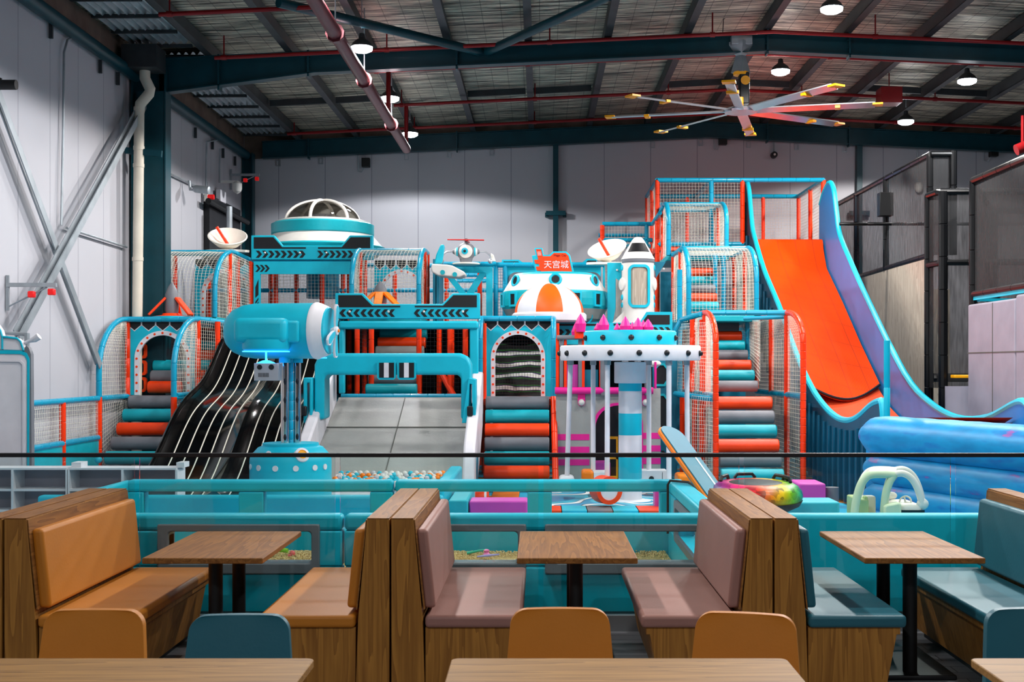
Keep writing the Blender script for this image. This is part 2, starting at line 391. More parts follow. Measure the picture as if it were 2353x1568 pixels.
def bcol(px, label, z1):
    x = X(px, BY-.15); t = thing('wall_column', label, 'column', (x, BY-.1, 0))
    b = MB(); b.box(x-.06, x+.06, BY-.18, BY-.01, 0, z1); b.build('post', 'steelteal', t)
    b = MB(); b.box(x-.22, x+.22, BY-.2, BY-.12, Z(497, BY), Z(487, BY)); b.build('cross_arm', 'steelteal', t)
    for s in (-1, 1): b = MB(); b.box(x+s*.2-.04, x+s*.2+.04, BY-.12, BY-.01, Z(500, BY), Z(490, BY)); b.build('bracket', 'steelteal', t)
bcol(1277, 'narrow dark teal post on the middle of the far wall', 7.0)
bcol(1975, 'narrow teal post on the far wall right of the drop slide', 7.0)
# eave tube on the left wall
b = MB(); b.tube([(WX+.1, -4, 6.55), (WX+.1, FRY-.1, 6.55)], .1, 14); b.build('eave_tube', 'steelteal', label='dark teal tube along the top of the near left wall', cat='roof beam')
b = MB(); b.tube([(WX+.1, FRY+.1, 6.55), (WX+.1, BY-.3, 6.55)], .1, 14); b.build('eave_tube', 'steelteal', label='dark teal tube along the left wall beyond the big column', cat='roof beam')
# gutter hopper and downpipe
t = thing('downpipe', 'cream plastic downpipe with elbows beside the big teal column', 'pipe', (X(320, 20.2), 20.2, 0))
b = MB(); b.box(X(288, 20), X(368, 20), 19.8, 20.3, Z(160, 20), Z(108, 20)); b.build('hopper', 'purlin', t)
b = MB(); b.tube([P(333,150,20.1), P(333,180,20.1), P(345,205,20.1), P(343,215,20.1), P(322,240,20.1), P(320,258,20.1)], .085, 14); b.build('elbow', 'pvc', t)
b = MB(); b.tube([P(320,255,20.1), P(314,900,20.1), (X(314,20.1), 20.1, 0)], .08, 14); b.build('pipe', 'pvc', t)
for yy in (255, 345, 385, 600): b = MB(); q = P(320-(yy-255)*.01, yy, 20.1); b.tube([q, q+V(0,0,.06)], .088, 14); b.build('pipe_collar', 'pvc', t)
b = MB(); b.beam(P(288, 346, 20.1), P(372, 354, 20.1), .06, .1); b.build('clamp_arm', 'steelteal', t)
# crossed roof braces
for a, c, la in ((P(640, 0, 17.4), P(1100, 118, 20.5), 'teal roof brace tube slanting in from the upper left'), (P(1400, -10, 17.4), P(1120, 118, 20.5), 'teal roof brace tube slanting in from the upper middle')):
    a.z = min(a.z, roofz(a.x)-.35); b = MB(); b.tube([a, c], .07, 14); o = b.build('roof_brace', 'steelteal', label=la, cat='roof brace')
    b = MB(); b.tube([c, c+(c-a).normalized()*.12], .04, 8); b.build('end_lug', 'steelteal', o)
# red sprinkler pipes
def pipe(name, pts, r, mk, label, hang=None):
    t = thing(name, label, 'pipe', tuple(pts[0]))
    b = MB(); b.tube(pts, r, 12); b.build('pipe_run', mk, t)
    tot = len(pts)
    for p in (hang or []):
        p = Vector(p); b = MB(); b.tube([p, (p.x, p.y, roofz(p.x)-.02)], .012 if r < .06 else .01, 6); b.build('hanger_rod', 'galv' if mk != 'redpipe' else 'redpipe', t)
        b = MB(); b.tube([p-V(.04,0,0) if r < .06 else p-V(0,.05,0), p+V(.04,0,0) if r < .06 else p+V(0,.05,0)], r*1.35, 10); b.build('coupling', mk, t)
    return t
mx = -2.62; mz = CH+4.29
pipe('sprinkler_main', [(mx-.02, 4, mz), (mx-.02, 25.0, mz)], .092, 'pinkpipe', 'thick dull red sprinkler main running away under the roof', [(mx-.02, y, mz) for y in (13, 16.3, 19.0, 22.5)])
for py0, d, la, xa, xb in ((73, 20.15, 'red sprinkler branch pipe along the near portal rafter', X(493,20.15), 10), (123, 21.7, 'red sprinkler branch pipe just behind the near rafter', X(845,21.7), 10.5),
                   (206, 24.6, 'red sprinkler branch pipe crossing behind the fan blades', X(905,24.6), 11), (262, 27.3, 'red sprinkler branch pipe nearest the far wall', X(660,27.3), 12), (30, 17.6, 'red sprinkler branch pipe nearest the camera, top left', X(365,17.6), X(735,17.6))):
    zr = Z(py0, d) if py0 != 30 else 7.17
    f = lambda x: zr-.047*abs(x-RIDX)
    pts = [V(xa, d, f(xa))]+([V(RIDX, d, f(RIDX))] if xb > RIDX else [])+[V(xb, d, f(xb))]
    pipe('sprinkler_pipe', pts, .032, 'redpipe', la, [(x, d, f(x)) for x in [xa+.15+2.6*i for i in range(8)] if x < xb])
for k, (d, px_) in enumerate(((21.7, 856), (24.6, 897))):
    q = P(px_, 200, d); b = MB(); b.tube([(mx+.02, d, mz+.02), (mx+.02, d, 6.9)], .04, 10); b.build('riser_pipe', 'redpipe', label='short red riser joining the thick main, %s one' % ('nearer' if k == 0 else 'farther'), cat='pipe')
# high bay lamps
def lamp(x, y, z, i, vis):
    t = thing('high_bay_lamp', vis, 'ceiling lamp', (x, y, z), 'high bay lamps under the roof')
    b = MB(); b.lathe([(.02,.2),(.04,.19),(.05,.12),(.13,.06),(.165,0),(.16,-.01)], (x,y,z), n=20, caps=False); b.build('housing', 'purlin', t)
    b = MB(); b.lathe([(.16,0),(.155,-.05),(.1,-.08),(.001,-.09)], (x,y,z), n=20, caps=False); b.build('lens', 'lamp', t)
    b = MB(); b.tube([(x,y,z+.27),(x,y,roofz(x))], .008, 5); b.build('hanging_wire', 'galv', t)
    ld = bpy.data.lights.new('lamp_light', 'SPOT'); ld.energy = LAMP_W; ld.spot_size = radians(158); ld.spot_blend = .12; ld.shadow_soft_size = .16
    ld.color = (1, .965, .93) if i % 3 else (.95, .97, 1)
    lo = bpy.data.objects.new('lamp_light', ld); COL.objects.link(lo); lo.parent = t; lo.location = (0, 0, -.13)
vis = {(-2.62,25.5): 'bright round lamp at the far end of the thick red main', (-2.62,22.1): 'bright round lamp just behind the near rafter, left of the main end', (-2.62,18.6): 'bright round lamp in front of the near rafter on the left',
       (4.2,22.0): 'bright round lamp right behind the ceiling fan mount', (4.2,18.15): 'bright round lamp at the top edge above the ridge', (7.4,25.5): 'bright round lamp low on the right near the far wall', (7.4,21.85): 'bright round lamp on the right hanging by a wire'}
for i, (x, y, z) in enumerate(LAMPS): lamp(x, y, z, i, vis.get((x, y), 'bright round lamp over the seating side of the hall'))
# ceiling fan
fx, fy, fz = X(1702, 20.6), 20.6, Z(255, 20.6)
t = thing('ceiling_fan', 'giant eight-bladed silver ceiling fan with yellow tips', 'ceiling fan', (fx, fy, fz))
b = MB(); b.lathe([(.05,-.04),(.26,-.03),(.28,0),(.26,.03),(.06,.05)], (fx,fy,fz), n=28); b.build('hub', 'silver', t)
b = MB(); b.box(fx-.03, fx+.13, fy-.1, fy+.1, fz+.1, fz+.62); b.build('motor_housing', 'cable', t, bevel=.02)
b = MB(); b.lathe([(.001,0),(.075,0),(.075,.02),(.001,.02)], (fx+.06, fy-.11, fz+.48), (0,1,0), 16); b.build('logo_disc', 'yellow', t)
b = MB(); b.tube([(fx-.02,fy-.1,fz+.2),(fx-.02,fy-.1,fz+.05)], .05, 10); b.build('drive_shaft', 'yellow', t)
b = MB(); b.lathe([(.16,0),(.08,.28),(.1,.3),(.2,.45),(.2,.5)], (fx,fy,fz+.62), n=4); b.build('mounting_bracket', 'galv', t)
b = MB(); b.box(fx-.17, fx+.17, fy-.14, fy+.14, fz+1.06, fz+1.2); b.build('beam_clamp', 'galv', t, bevel=.01)
b = MB(); b.lathe([(.12,0),(.13,.05),(.06,.06)], (fx,fy,fz+.58), n=12); b.build('collar', 'yellow', t)
b = MB(); b.tube([(fx-.1,fy,fz+1.05),(fx-.3,fy,fz+1.15),(fx-.28,fy,fz+1.5),(fx-.1,fy,fz+1.6)], .008, 5); b.build('cable', 'cable', t)
for i in range(8):
    a = radians(-13.6+45*i); dx = V(cos(a), sin(a), 0); sd = V(-sin(a), cos(a), 0); c = V(fx, fy, fz)
    if i == 2: pass
    b = MB(); b.beam(c+dx*.25, c+dx*2.12, .16, .022, up=(sd*.35+V(0,0,1))); bl = b.build('blade', 'silver', t)
    b = MB(); b.beam(c+dx*2.08, c+dx*2.24, .2, .03, up=(0,0,1)); b.build('blade_tip', 'yellow', bl)
    b = MB(); b.beam(c+dx*1.5-V(0,0,.02), c+dx*1.58-V(0,0,.02), .19, .04, up=(0,0,1)); b.build('winglet', 'yellow', bl)
# wall bracing and fittings on the left wall
wx = WX+.14
def wp(px, py): d = (WX+.12)*F/(px-CX); return V(WX+.12, d, Z(py, d))
for a, c, la in (((-60, 80), (222, 832), 'grey steel wall brace running down towards the left stair tower'), ((318, 222), (15, 768), 'weathered grey steel wall brace running down from the downpipe')):
    p, q = wp(*a)+V(0 if 'stair' in la else .1,0,0), wp(*c)+V(0 if 'stair' in la else .1,0,0); d_ = (q-p).normalized(); b = MB(); b.beam(p, q, .015, .13, up=(0,0,1)); b.beam(p+V(.06,0,-.06), q+V(.06,0,-.06), .12, .015, up=(1,0,0))
    b.build('wall_brace', 'galv', label=la, cat='wall brace')
def conduit(pts, la, r=.018, mk='galv'):
    b = MB(); b.tube([wp(*p)-V(.06,0,0) for p in pts], r, 8); b.build('conduit', mk, label=la, cat='conduit')
conduit([(180,85),(165,92),(157,120),(155,300),(151,518)], 'thin vertical conduit on the near left wall')
conduit([(163,524),(300,568)], 'thin slanting conduit from the brace crossing to the downpipe')
conduit([(383,392),(478,438)], 'thin conduit leading to the wall spotlight past the big column')
conduit([(506,322),(482,326),(480,440)], 'thin dropping conduit beside the wall spotlight')
conduit([(512,342),(511,420)], 'short thin conduit above the dome camera')
conduit([(484,418),(484,560)], 'long thin conduit below the red siren', .01)
t = thing('wall_spotlight', 'grey wall spotlight under the conduit past the big column', 'spotlight', tuple(wp(435,435)))
p = wp(432, 430)+V(.02,0,0); b = MB(); b.tube([p+V(0,0,.12), p+V(.02,0,-.05), p+V(.12,-.05,-.06)], .025, 8); b.build('bracket', 'galv', t)
b = MB(); b.lathe([(.05,0),(.07,.04),(.075,.3),(.06,.31)], p+V(.08,0,-.03), (1,-.1,-.12), 14); b.build('lamp_head', 'galv', t)
t = thing('dome_camera', 'white dome camera near the back left corner', 'security camera', tuple(wp(522,430)))
p = wp(508, 418); b = MB(); b.beam(p, p+V(.35,0,0), .06, .05); b.build('arm', 'white', t)
b = MB(); b.lathe([(.06,0),(.1,-.04),(.1,-.14),(.08,-.2),(.01,-.25)], p+V(.33,0,0), n=14); b.build('dome', 'white', t)
b = MB(); q = wp(509, 452); b.box(q.x-.06, q.x+.04, q.y-.22, q.y+.22, q.z-.12, q.z+.12); b.build('junction_box', 'whitepad', label='white junction box on the left wall below the dome camera', cat='electrical box', bevel=.01)
q = wp(478, 453); t = thing('alarm_siren', 'small red alarm light on the left wall beside the junction box', 'alarm light', tuple(q))
b = MB(); b.box(q.x-.06, q.x, q.y-.07, q.y+.07, q.z-.09, q.z+.09); b.build('back_box', 'white', t)
b = MB(); b.tube([q+V(0,0,0), q+V(.12,0,0)], .05, 12); b.build('lens', 'redlamp', t)
def alarm_arm(px, py, d, la):
    p = V(WX+.02, (WX)*F/(px-CX), 0); d = p.y; p.z = Z(py, d); t = thing('alarm_bracket', la, 'alarm light bracket', tuple(p)); L_ = .62
    b = MB(); b.beam(p, p+V(L_,0,0), .05, .05); b.build('arm', 'galv', t)
    b = MB(); b.tube([p+V(0,0,-.28), p+V(.5,0,-.03)], .01, 6); b.build('stay_rod', 'galv', t)
    b = MB(); b.beam(p+V(.01,0,.12), p+V(.01,0,-.32), .03, .04, up=(1,0,0)); b.build('wall_plate', 'galv', t)
    for f_, s in ((.52, .02), (.92, -.0)):
        q = p+V(L_*f_, -.03, -.03-.03*(f_ < .6)); lp = MB(); lp.box(q.x-.04, q.x+.04, q.y-.04, q.y+.04, q.z-.1, q.z-.02); lp.build('red_lamp', 'redlamp', t, bevel=.012)
alarm_arm(12, 655, 16, 'grey bracket arm with two red lamps on the near left wall')
alarm_arm(528, 402, 27, 'grey bracket arm with two red lamps near the back left corner')
t = thing('edge_spotlight', 'black cylindrical spotlight poking in at the left edge', 'spotlight', tuple(wp(5,195)))  # spotlight on the left wall, just inside the frame
p = wp(-20, 195); b = MB(); b.tube([p, p+V(.3,0,.0)], .06, 14); b.build('lamp_head', 'cable', t); b = MB(); b.tube([p+V(0,0,.1), p+V(.12,0,.06)], .02, 8); b.build('bracket', 'cable', t)
# panel clips and roller door bits at the back left
b = MB(); b.box(WX+.01, WX+.12, 25.0, 27.6, 1.4, Z(462, 26)); b.build('shutter_box', 'black', label='dark shutter frame on the left wall near the back corner', cat='shutter')
b = MB(); b.tube([(WX+.2, 24.6, Z(468, 25)), (WX+.2, 27.9, Z(468, 25)-.05)], .06, 10); b.build('shutter_roller', 'cable', label='black shutter roller tube above the dark shutter frame', cat='shutter roller')
b = MB(); b.tube([P(527, 475, 25), (X(527,25), 25, 0)], .06, 12); b.build('flexible_duct', 'galv', label='short grey spiral duct near the back left corner', cat='duct')
# speakers and cameras on the far wall
for px_, py_, la in ((841, 374, 'small black speaker on the far wall, left of the main end'), (1661, 323, 'small black speaker high on the far wall, below the ridge'), (2283, 350, 'small black speaker on the far wall, right edge')):
    q = P(px_, py_, BY-.12); t = thing('wall_speaker', la, 'speaker', tuple(q), 'black speakers on the far wall')
    b = MB(); b.box(q.x-.09, q.x+.09, q.y-.08, q.y+.08, q.z-.1, q.z+.1); b.build('speaker_box', 'cable', t, bevel=.01)
    b = MB(); b.tube([q+V(-.05,.05,-.1), q+V(-.1,.06,-.2), q+V(-.18,.08,-.18), q+V(-.2,.08,.3), q+V(-.16,.06,.45)], .01, 6); b.build('speaker_cable', 'galv', t)
q = P(1779, 356, BY-.15); t = thing('wall_camera', 'round black camera hanging on the far wall above the top frame', 'security camera', tuple(q))
b = MB(); b.lathe([(.001,-.06),(.07,-.05),(.075,.08),(.03,.1)], q, (0,1,0), 16); b.build('camera_head', 'cable', t)
b = MB(); b.lathe([(.001,0),(.025,0),(.025,.02)], q+V(0,-.08,0), (0,1,0), 12); b.build('lens', 'white', t)
b = MB(); b.tube([q+V(0,.05,.05), q+V(0,.1,.3), q+V(-.08,.1,.5)], .02, 8); b.build('conduit', 'galv', t)
q = P(2111, 430, BY-.12); t = thing('dome_camera', 'white dome camera seen through the black mesh', 'security camera', tuple(q))
b = MB(); b.tube([q+V(0,.1,.1), q+V(0,.1,1.0)], .012, 6); b.build('conduit', 'galv', t)
b = MB(); b.lathe([(.06,.1),(.09,.06),(.09,-.04),(.06,-.1),(.01,-.13)], q, n=14); b.build('dome', 'white', t)
for i in range(11):
    px_ = 640+i*98 if i < 6 else 1500+(i-6)*110
    zt = 6.45+.5*(1-abs(X(px_,BY)-RIDX)/10.4); x = X(px_, BY)
    b = MB(); b.loop(rect(x-.05, x+.05, zt-.14, zt), rect(x-.035, x+.035, zt-.12, zt-.015), XZ, BY-.03, BY-.01); b.build('panel_clip', 'galv', label='small steel clip at the top of the far wall panels', cat='wall clip', group='clips along the far wall top')
for i, (px_, py_) in enumerate(((130,68),(242,150),(282,178),(458,303),(497,330),(521,350),(548,368))):
    q = wp(px_, py_); b = MB(); b.box(q.x-.1, q.x-.05, q.y-.02, q.y+.02, q.z-.12, q.z+.08); b.build('panel_clip', 'purlin', label='small steel clip at the top of the left wall', cat='wall clip', group='clips along the left wall top')
# ================================================================ PLAY TOWERS
def lerp(a, b, t): return a+(b-a)*t
def archpath(d0, d1, z0, z1, zc, R, n=9):
    p = [(d0, z0), (d0, zc)]
    for i in range(1, n+1):
        a = pi/2*i/n; p.append((d0+R-R*cos(a), zc+(z1-zc)*sin(a)))
    if d1 > d0+R+.01: p.append((d1, z1))
    return p
def pathfn(p):
    cum = [0]
    for i in range(1, len(p)): cum.append(cum[-1]+math.dist(p[i], p[i-1]))
    def f(v):
        c = v*cum[-1]; i = 1
        while i < len(p)-1 and cum[i] < c: i += 1
        t = (c-cum[i-1])/max(1e-9, cum[i]-cum[i-1]); return lerp(p[i-1][0], p[i][0], t), lerp(p[i-1][1], p[i][1], t)
    f.L = cum[-1]; return f
TR = .043
def arch_parts(root, x0, x1, d0, d1, z0, z1, zc, R, cl='tealtube', cr='tealtube', front=False, sides='lr', posts=True, floor_=True, seam=.28, midpost=None):
    path = archpath(d0, d1, z0, z1, zc, R); f = pathfn(path)
    for x, c, k in ((x0, cl, 'l'), (x1, cr, 'r')):
        b = MB(); b.tube([(x, d, z) for d, z in path], TR, 12, seam=seam); b.build('arch_tube', c, root)
        if k in sides:
            zmap = lambda u, v: (lambda q: V(x+.006*sin(17*u+9*v), lerp(q[0], d1, u), q[1]))(f(v))
            b = MB(); b.net(zmap, max(6, int((d1-d0)/.07)), int(f.L/.062), seg=14); b.build('side_net', 'net', root)
        if posts:
            b = MB(); b.tube([(x, d1, z0), (x, d1, z1)], TR*.95, 10, seam=.28); b.build('post', 'orangetube', root)
            if midpost: b = MB(); b.tube([(x, midpost, z0), (x, midpost, z1-.03)], TR*.95, 10, seam=.28); b.build('post', 'orangetube', root)
    b = MB(); b.tube([(x0, d0+R, z1), (x1, d0+R, z1)], TR, 10, seam=.28); b.build('top_rail', 'tealtube', root)
    b = MB(); b.tube([(x0, d1, z1), (x1, d1, z1)], TR, 10, seam=.28); b.build('top_rail', 'tealtube', root)
    if front:
        ff = lambda u, v: (lambda q: V(lerp(x0, x1, u), q[0]-.05*sin(pi*u)*sin(pi*v)+.008*sin(21*v+3*u), q[1]+.004*sin(13*u)))(f(v))
        b = MB(); b.net(ff, int((x1-x0)/.058), int(f.L/.058), seg=16); b.build('front_net', 'net', root)
    if floor_:
        b = MB(); b.box(x0-.04, x1+.04, d0-.02, d1, z0-.1, z0); b.build('platform', 'teal', root, bevel=.015)
def roller(root, x0, x1, d, z, col, r=.1):
    b = MB(); n = 16
    b.tube([(x0, d, z), (x0+.015, d, z)], [r*.9, r], n, caps=True); b.tube([(x0+.015, d, z), (x1-.015, d, z)], r, n, caps=False); b.tube([(x1-.015, d, z), (x1, d, z)], [r, r*.9], n)
    b.build('step_roller', col, root)
C3 = ['grey', 'teal', 'orange']
def arch_panel(root, x0, x1, d, z0, z1, th=.035):
    cx = (x0+x1)/2; W = (x1-x0); ri = W*.335; ro = W*.40; zs = z1-.16-ro*1.0-.02
    def arc(r, n=24, zb=z0): return [(cx-r, zb)]+[(cx-r*cos(pi*i/n), zs+r*sin(pi*i/n)) for i in range(n+1)]+[(cx+r, zb)]
    inn = arc(ro-.01); out = []
    for (a, c) in inn:
        if c <= zs+1e-6: out.append((x0 if a < cx else x1, c))
        else:
            dx, dz = a-cx, c-zs; t = min((x1-cx)/abs(dx) if abs(dx) > 1e-6 else 1e9, (z1-zs)/dz); out.append((cx+dx*t, zs+dz*t))
    # push the two nearest samples onto the corners
    for sx in (x0, x1):
        j = min(range(len(out)), key=lambda i: (out[i][0]-sx)**2+(out[i][1]-z1)**2); out[j] = (sx, z1)
    b = MB(); b.loop(out, inn, XZ, d, d+th, 0, True)
    # black pennants with white outline
    n = 5; ph = W/n*1.0; hz = .19
    for i in range(n):
        a = x0+ph*i+(.0); pts = [(a, z1), (a+ph, z1), (a+ph, z1-hz*.5), (a+ph/2, z1-hz), (a, z1-hz*.5)]
        b.prism(pts, XZ, d-.004, d, 2)
        q = .012; pts = [(a+q, z1-.005), (a+ph-q, z1-.005), (a+ph-q, z1-hz*.5+.004), (a+ph/2, z1-hz+.018), (a+q, z1-hz*.5+.004)]
        b.prism(pts, XZ, d-.007, d-.003, 1)
    p = b.build('arch_panel', ['tealpad', 'black', 'whitepad'], root)
    b = MB(); b.loop(arc(ro), arc(ri), XZ, d-.012, d+th+.01, 0, True); f = pathfn(arc((ri+ro)/2))
    k = 19
    for i in range(k):
        a, c = f((i+.5)/k); b.prism([(a+.019*cos(2*pi*j/10), c+.019*sin(2*pi*j/10)) for j in range(10)], XZ, d-.016, d-.011, 1)
    b.build('arch_trim', ['whitepad', 'orange'], p)
    return p
def stairs(root, x0, x1, da, za, db, zb, n, cols, r=.1):
    for i in range(n):
        t = i/(n-1); roller(root, x0, x1, lerp(da, db, t), lerp(za, zb, t), cols[i % len(cols)], r)
# ---- left stair tower
t = thing('stair_tower', 'left stair tower with padded roller steps and a dotted arch doorway', 'play tower', (-5.97, 19.3, 0))
arch_parts(t, -6.53, -5.42, 18.7, 20.0, 1.35, 2.58, 1.78, 1.25, sides='lr', floor_=False)
for x, c in ((-6.53, 'orangetube'), (-5.42, 'orangetube')):
    b = MB(); b.tube([(x, 18.7, 1.38), (x, 18.7, .1)], TR*1.05, 12, seam=.28); b.build('lower_post', c, t)
    b = MB(); b.tube([(x, 18.7, 1.36), (x, 20.0, 1.36)], TR, 10, seam=.28); b.build('side_rail', 'tealtube', t)
    b = MB(); b.net(bil((x, 18.7, .25), (x, 20, .9), (x, 20, 1.33), (x, 18.7, 1.33), .04), 16, 16); b.build('lower_net', 'net', t)
arch_panel(t, X(293, 20.02), X(455, 20.02), 20.02, 1.38, 2.58)
stairs(t, -6.42, -5.5, 19.75, 1.28, 18.15, .08, 7, ['grey', 'teal', 'orange'])
b = MB(); b.box(-6.45, -5.45, 19.8, 21.3, 1.24, 1.36); b.build('platform', 'teal', t)
for i in range(3): roller(t, X(345, 20.3), X(420, 20.3), 20.22+.14*i, 1.5+.17*i, ['orange', 'grey', 'teal'][i])
b = MB(); b.net(bil((X(352, 21), 20.1, 1.4), (X(352,21)+.05, 22.3, 1.4), (X(352,21), 22.3, 2.6), (X(352,21), 20.1, 2.6), .1), 26, 22); b.build('inner_net', 'netblack', t)
b = MB()
for i in range(4): b.loop(rrect(X(303,20.3), X(336,20.3), 1.42+.27*i, 1.66+.27*i, .05), rrect(X(310,20.3), X(330,20.3), 1.46+.27*i, 1.62+.27*i, .03), XZ, 20.3, 20.36)
b.build('ladder_panel', 'orange', t)
b = MB(); b.box(-6.5, X(300,20.5), 20.4, 20.44, 1.38, 2.5); b.build('inner_panel', 'teal', t)
# ---- low net fence left of it
t = thing('net_fence', 'low net fence with teal rails beside the left stair tower', 'fence', (-6.4, 18, 0))
A = V(X(66,17.2), 17.2, 0); A.x = -6.5+.02; Bq = V(-6.53, 18.65, 0)
def fp(px, py0): # fence drawn along the wall side
    return px
L0, L1 = P(60, 1020, 17.1), P(232, 999, 18.6)
L0 = V(WX+.1, 15.6, 0); 
fa, fb = V(-6.53+.0, 15.4, 0), V(-6.53, 18.65, 0)
for z in (1.36, .78):
    b = MB(); b.tube([fa+V(0,0,z), fb+V(0,0,z)], TR, 12, seam=.28); b.build('rail', 'tealtube', t)
for y in (15.5, 17.27): b = MB(); b.tube([(-6.53, y, 0), (-6.53, y, 1.34)], TR*1.05, 12, seam=.28); b.build('post', 'orangetube', t)
for y0, y1 in ((15.5, 17.25), (17.3, 18.65)):
    b = MB(); b.net(bil((-6.53, y0, .8), (-6.53, y1, .8), (-6.53, y1, 1.34), (-6.53, y0, 1.34), .03), int((y1-y0)/.06), 9); b.build('net_panel', 'net', t)
    b = MB(); b.box(-6.545, -6.515, y0, y1, .02, .76); b.build('lower_panel', 'teal', t)
# ---- net corridor right of the left tower
t = thing('net_corridor', 'netted corridor with orange posts behind the black slide, left side', 'play tower', (-5.0, 20.4, 0))
for px_ in (455, 500): b = MB(); b.tube([(X(px_,20.2), 20.2, .5), (X(px_,20.2), 20.2, 2.55)], TR, 12, seam=.28); b.build('post', 'orangetube', t)
b = MB(); b.tube([(X(446,20.1), 20.1, 2.6), (X(540,20.4), 20.6, 2.52)], TR, 12, seam=.28); b.build('rail', 'tealtube', t)
b = MB(); b.net(bil((X(405,18.9), 19.6, 1.35), (X(535,20.5), 20.4, 1.3), (X(535,20.5), 20.4, 2.52), (X(440,20), 20.0, 2.58), .05), 22, 22); b.build('net_panel', 'net', t)
b = MB(); b.net(bil((X(405,18.9), 18.9, .3), (X(470,20), 20.0, .3), (X(470,20), 20.0, 1.38), (X(405,18.9), 18.9, 1.38), .05), 12, 18); b.build('net_panel', 'net', t)
b = MB(); b.tube([(X(404,18.8), 18.8, 1.4), (X(458,20.1), 20.1, 1.4)], TR, 12, seam=.28); b.build('rail', 'tealtube', t)
for i in range(7): roller(t, X(410,20.8), X(530,20.8), 20.9+.2*i, 1.5+.17*i, ['grey', 'orange', 'teal', 'orange', 'teal', 'grey', 'orange'][i])
b = MB(); b.box(-5.45, -4.6, 20.35, 20.4, .1, 1.3); b.build('lower_panel', 'teal', t)
# ---- centre stair tower
t = thing('stair_tower', 'middle stair tower whose dotted arch opens on green striped netting', 'play tower', (-.35, 19.6, 0))
xl, xr = X(1104, 19.4), X(1272, 19.4)
arch_parts(t, xl, xr, 19.3, 20.6, 1.36, 2.58, 2.2, .35, floor_=False)
arch_panel(t, X(1118, 19.75)-.04, X(1270, 19.75)-.01, 19.75, 1.36, 2.58)
for x, x2 in ((xl, xl-.05), (xr, xr+.02)):
    b = MB(); b.tube([(x, 19.3, 1.36), (x2, 18.3, .05)], TR*1.1, 12, seam=.3); b.build('lower_post', 'orangetube', t)
    b = MB(); b.tube([(x+.055, 19.5, 1.3), (x+.055, 19.5, 2.5)], TR*.8, 10); b.build('post', 'orangetube', t)
    b = MB(); b.tube([(x, 19.3, 1.36), (x, 20.6, 1.36)], TR, 10, seam=.28); b.build('side_rail', 'tealtube', t)
stairs(t, xl+.09, xr-.07, 19.25, 1.28, 18.35, .08, 7, C3)
b = MB(); b.box(xl, xr, 19.3, 22.0, 1.24, 1.34); b.build('platform', 'orange', t)
b = MB(); b.net(bil((xl+.1, 19.9, 1.4), (xr-.05, 19.9, 1.4), (xr-.05, 19.9, 2.5), (xl+.1, 19.9, 2.5), .03), 22, 22); b.build('door_net', 'netblack', t)
st = MB(); st.grid(lambda u, v: V(lerp(xl, xr, u), 20.8+1.0*v+.05*sin(16*v), 1.35+1.0*v+.04*cos(16*v)-.12*sin(pi*u)), 16, 40)
sm = mat('striped scramble net', '#1B3A22', .8); nt = sm.node_tree
def stripes(m, cols, axis, scale, dist=1.5):
    nt = m.node_tree; L = nt.links.new; N = nt.nodes.new; b = nt.nodes['Principled BSDF']
    tc = N('ShaderNodeTexCoord'); wv = N('ShaderNodeTexWave'); wv.bands_direction = axis; wv.inputs['Scale'].default_value = scale
    wv.inputs['Distortion'].default_value = dist; wv.inputs['Detail'].default_value = 3; L(tc.outputs['Object'], wv.inputs[0])
    r = N('ShaderNodeValToRGB'); r.color_ramp.interpolation = 'CONSTANT'; e = r.color_ramp.elements
    e[0].color = lin(cols[0][1]); e[0].position = 0; e[1].color = lin(cols[1][1]); e[1].position = cols[1][0]
    for p_, c in cols[2:]: q = e.new(p_); q.color = lin(c)
    L(wv.outputs[0], r.inputs[0]); L(r.outputs[0], b.inputs['Base Color'])
stripes(sm, [(0, '#0E1012'), (.35, '#1F5A25'), (.6, '#15161D'), (.72, '#4A3C66'), (.85, '#C9CAC4')], 'Z', 1.6, 2.5); M['camo'] = sm
st.build('scramble_net', 'camo', t)
# ---- right stair tower (long flight)
t = thing('stair_tower', 'right stair tower with orange curved rails and the longest flight of roller steps', 'play tower', (3.1, 19.6, 0))
xl, xr = 2.54, 3.8
arch_parts(t, xl, xr, 18.2, 22.2, 0.02, 2.66, 2.2, 1.2, 'orangetube', 'orangetube', sides='lr', posts=False, floor_=False, seam=.12)
for x in (xl, xr):
    for d in (19.4, 20.7, 22.1): b = MB(); b.tube([(x, d, 0 if d < 20 else 1.4), (x, d, 2.62)], TR, 12, seam=.28); b.build('post', 'orangetube', t)
    b = MB(); b.tube([(x, 18.2, 1.4), (x, 22.1, 1.4)], TR, 12, seam=.28); b.build('side_rail', 'tealtube', t)
b = MB(); b.tube([(xl, 22.1, 2.62), (xl, 23.5, 2.66)], TR, 12, seam=.28); b.build('side_rail', 'tealtube', t)
stairs(t, xl+.06, xr-.3, 19.05, 1.28, 17.95, .06, 7, ['orange', 'grey', 'teal'])
stairs(t, xl+.06, xr-.35, 20.0, 1.52, 22.2, 2.68, 8, ['grey', 'teal', 'orange'], .09)
b = MB(); b.box(xl, xr-.3, 19.1, 20.0, 1.22, 1.32); b.build('platform', 'orange', t, bevel=.02)
b = MB(); b.tube([(X(1672,21.5), 21.5, 1.6), (X(1672,21.5)+.42, 21.5, 1.6)], .01); 
xm = xr-.27
for d in (21.4,): b = MB(); b.tube([(xm, d, 1.4), (xm, d, 2.6)], TR, 12, seam=.28); b.build('inner_post', 'tealtube', t)
b = MB(); b.net(bil((xm, 20.2, 1.6), (xm, 22.2, 2.0), (xm, 22.2, 2.62), (xm, 20.2, 2.62), .03), 26, 16); b.build('inner_net', 'net', t)
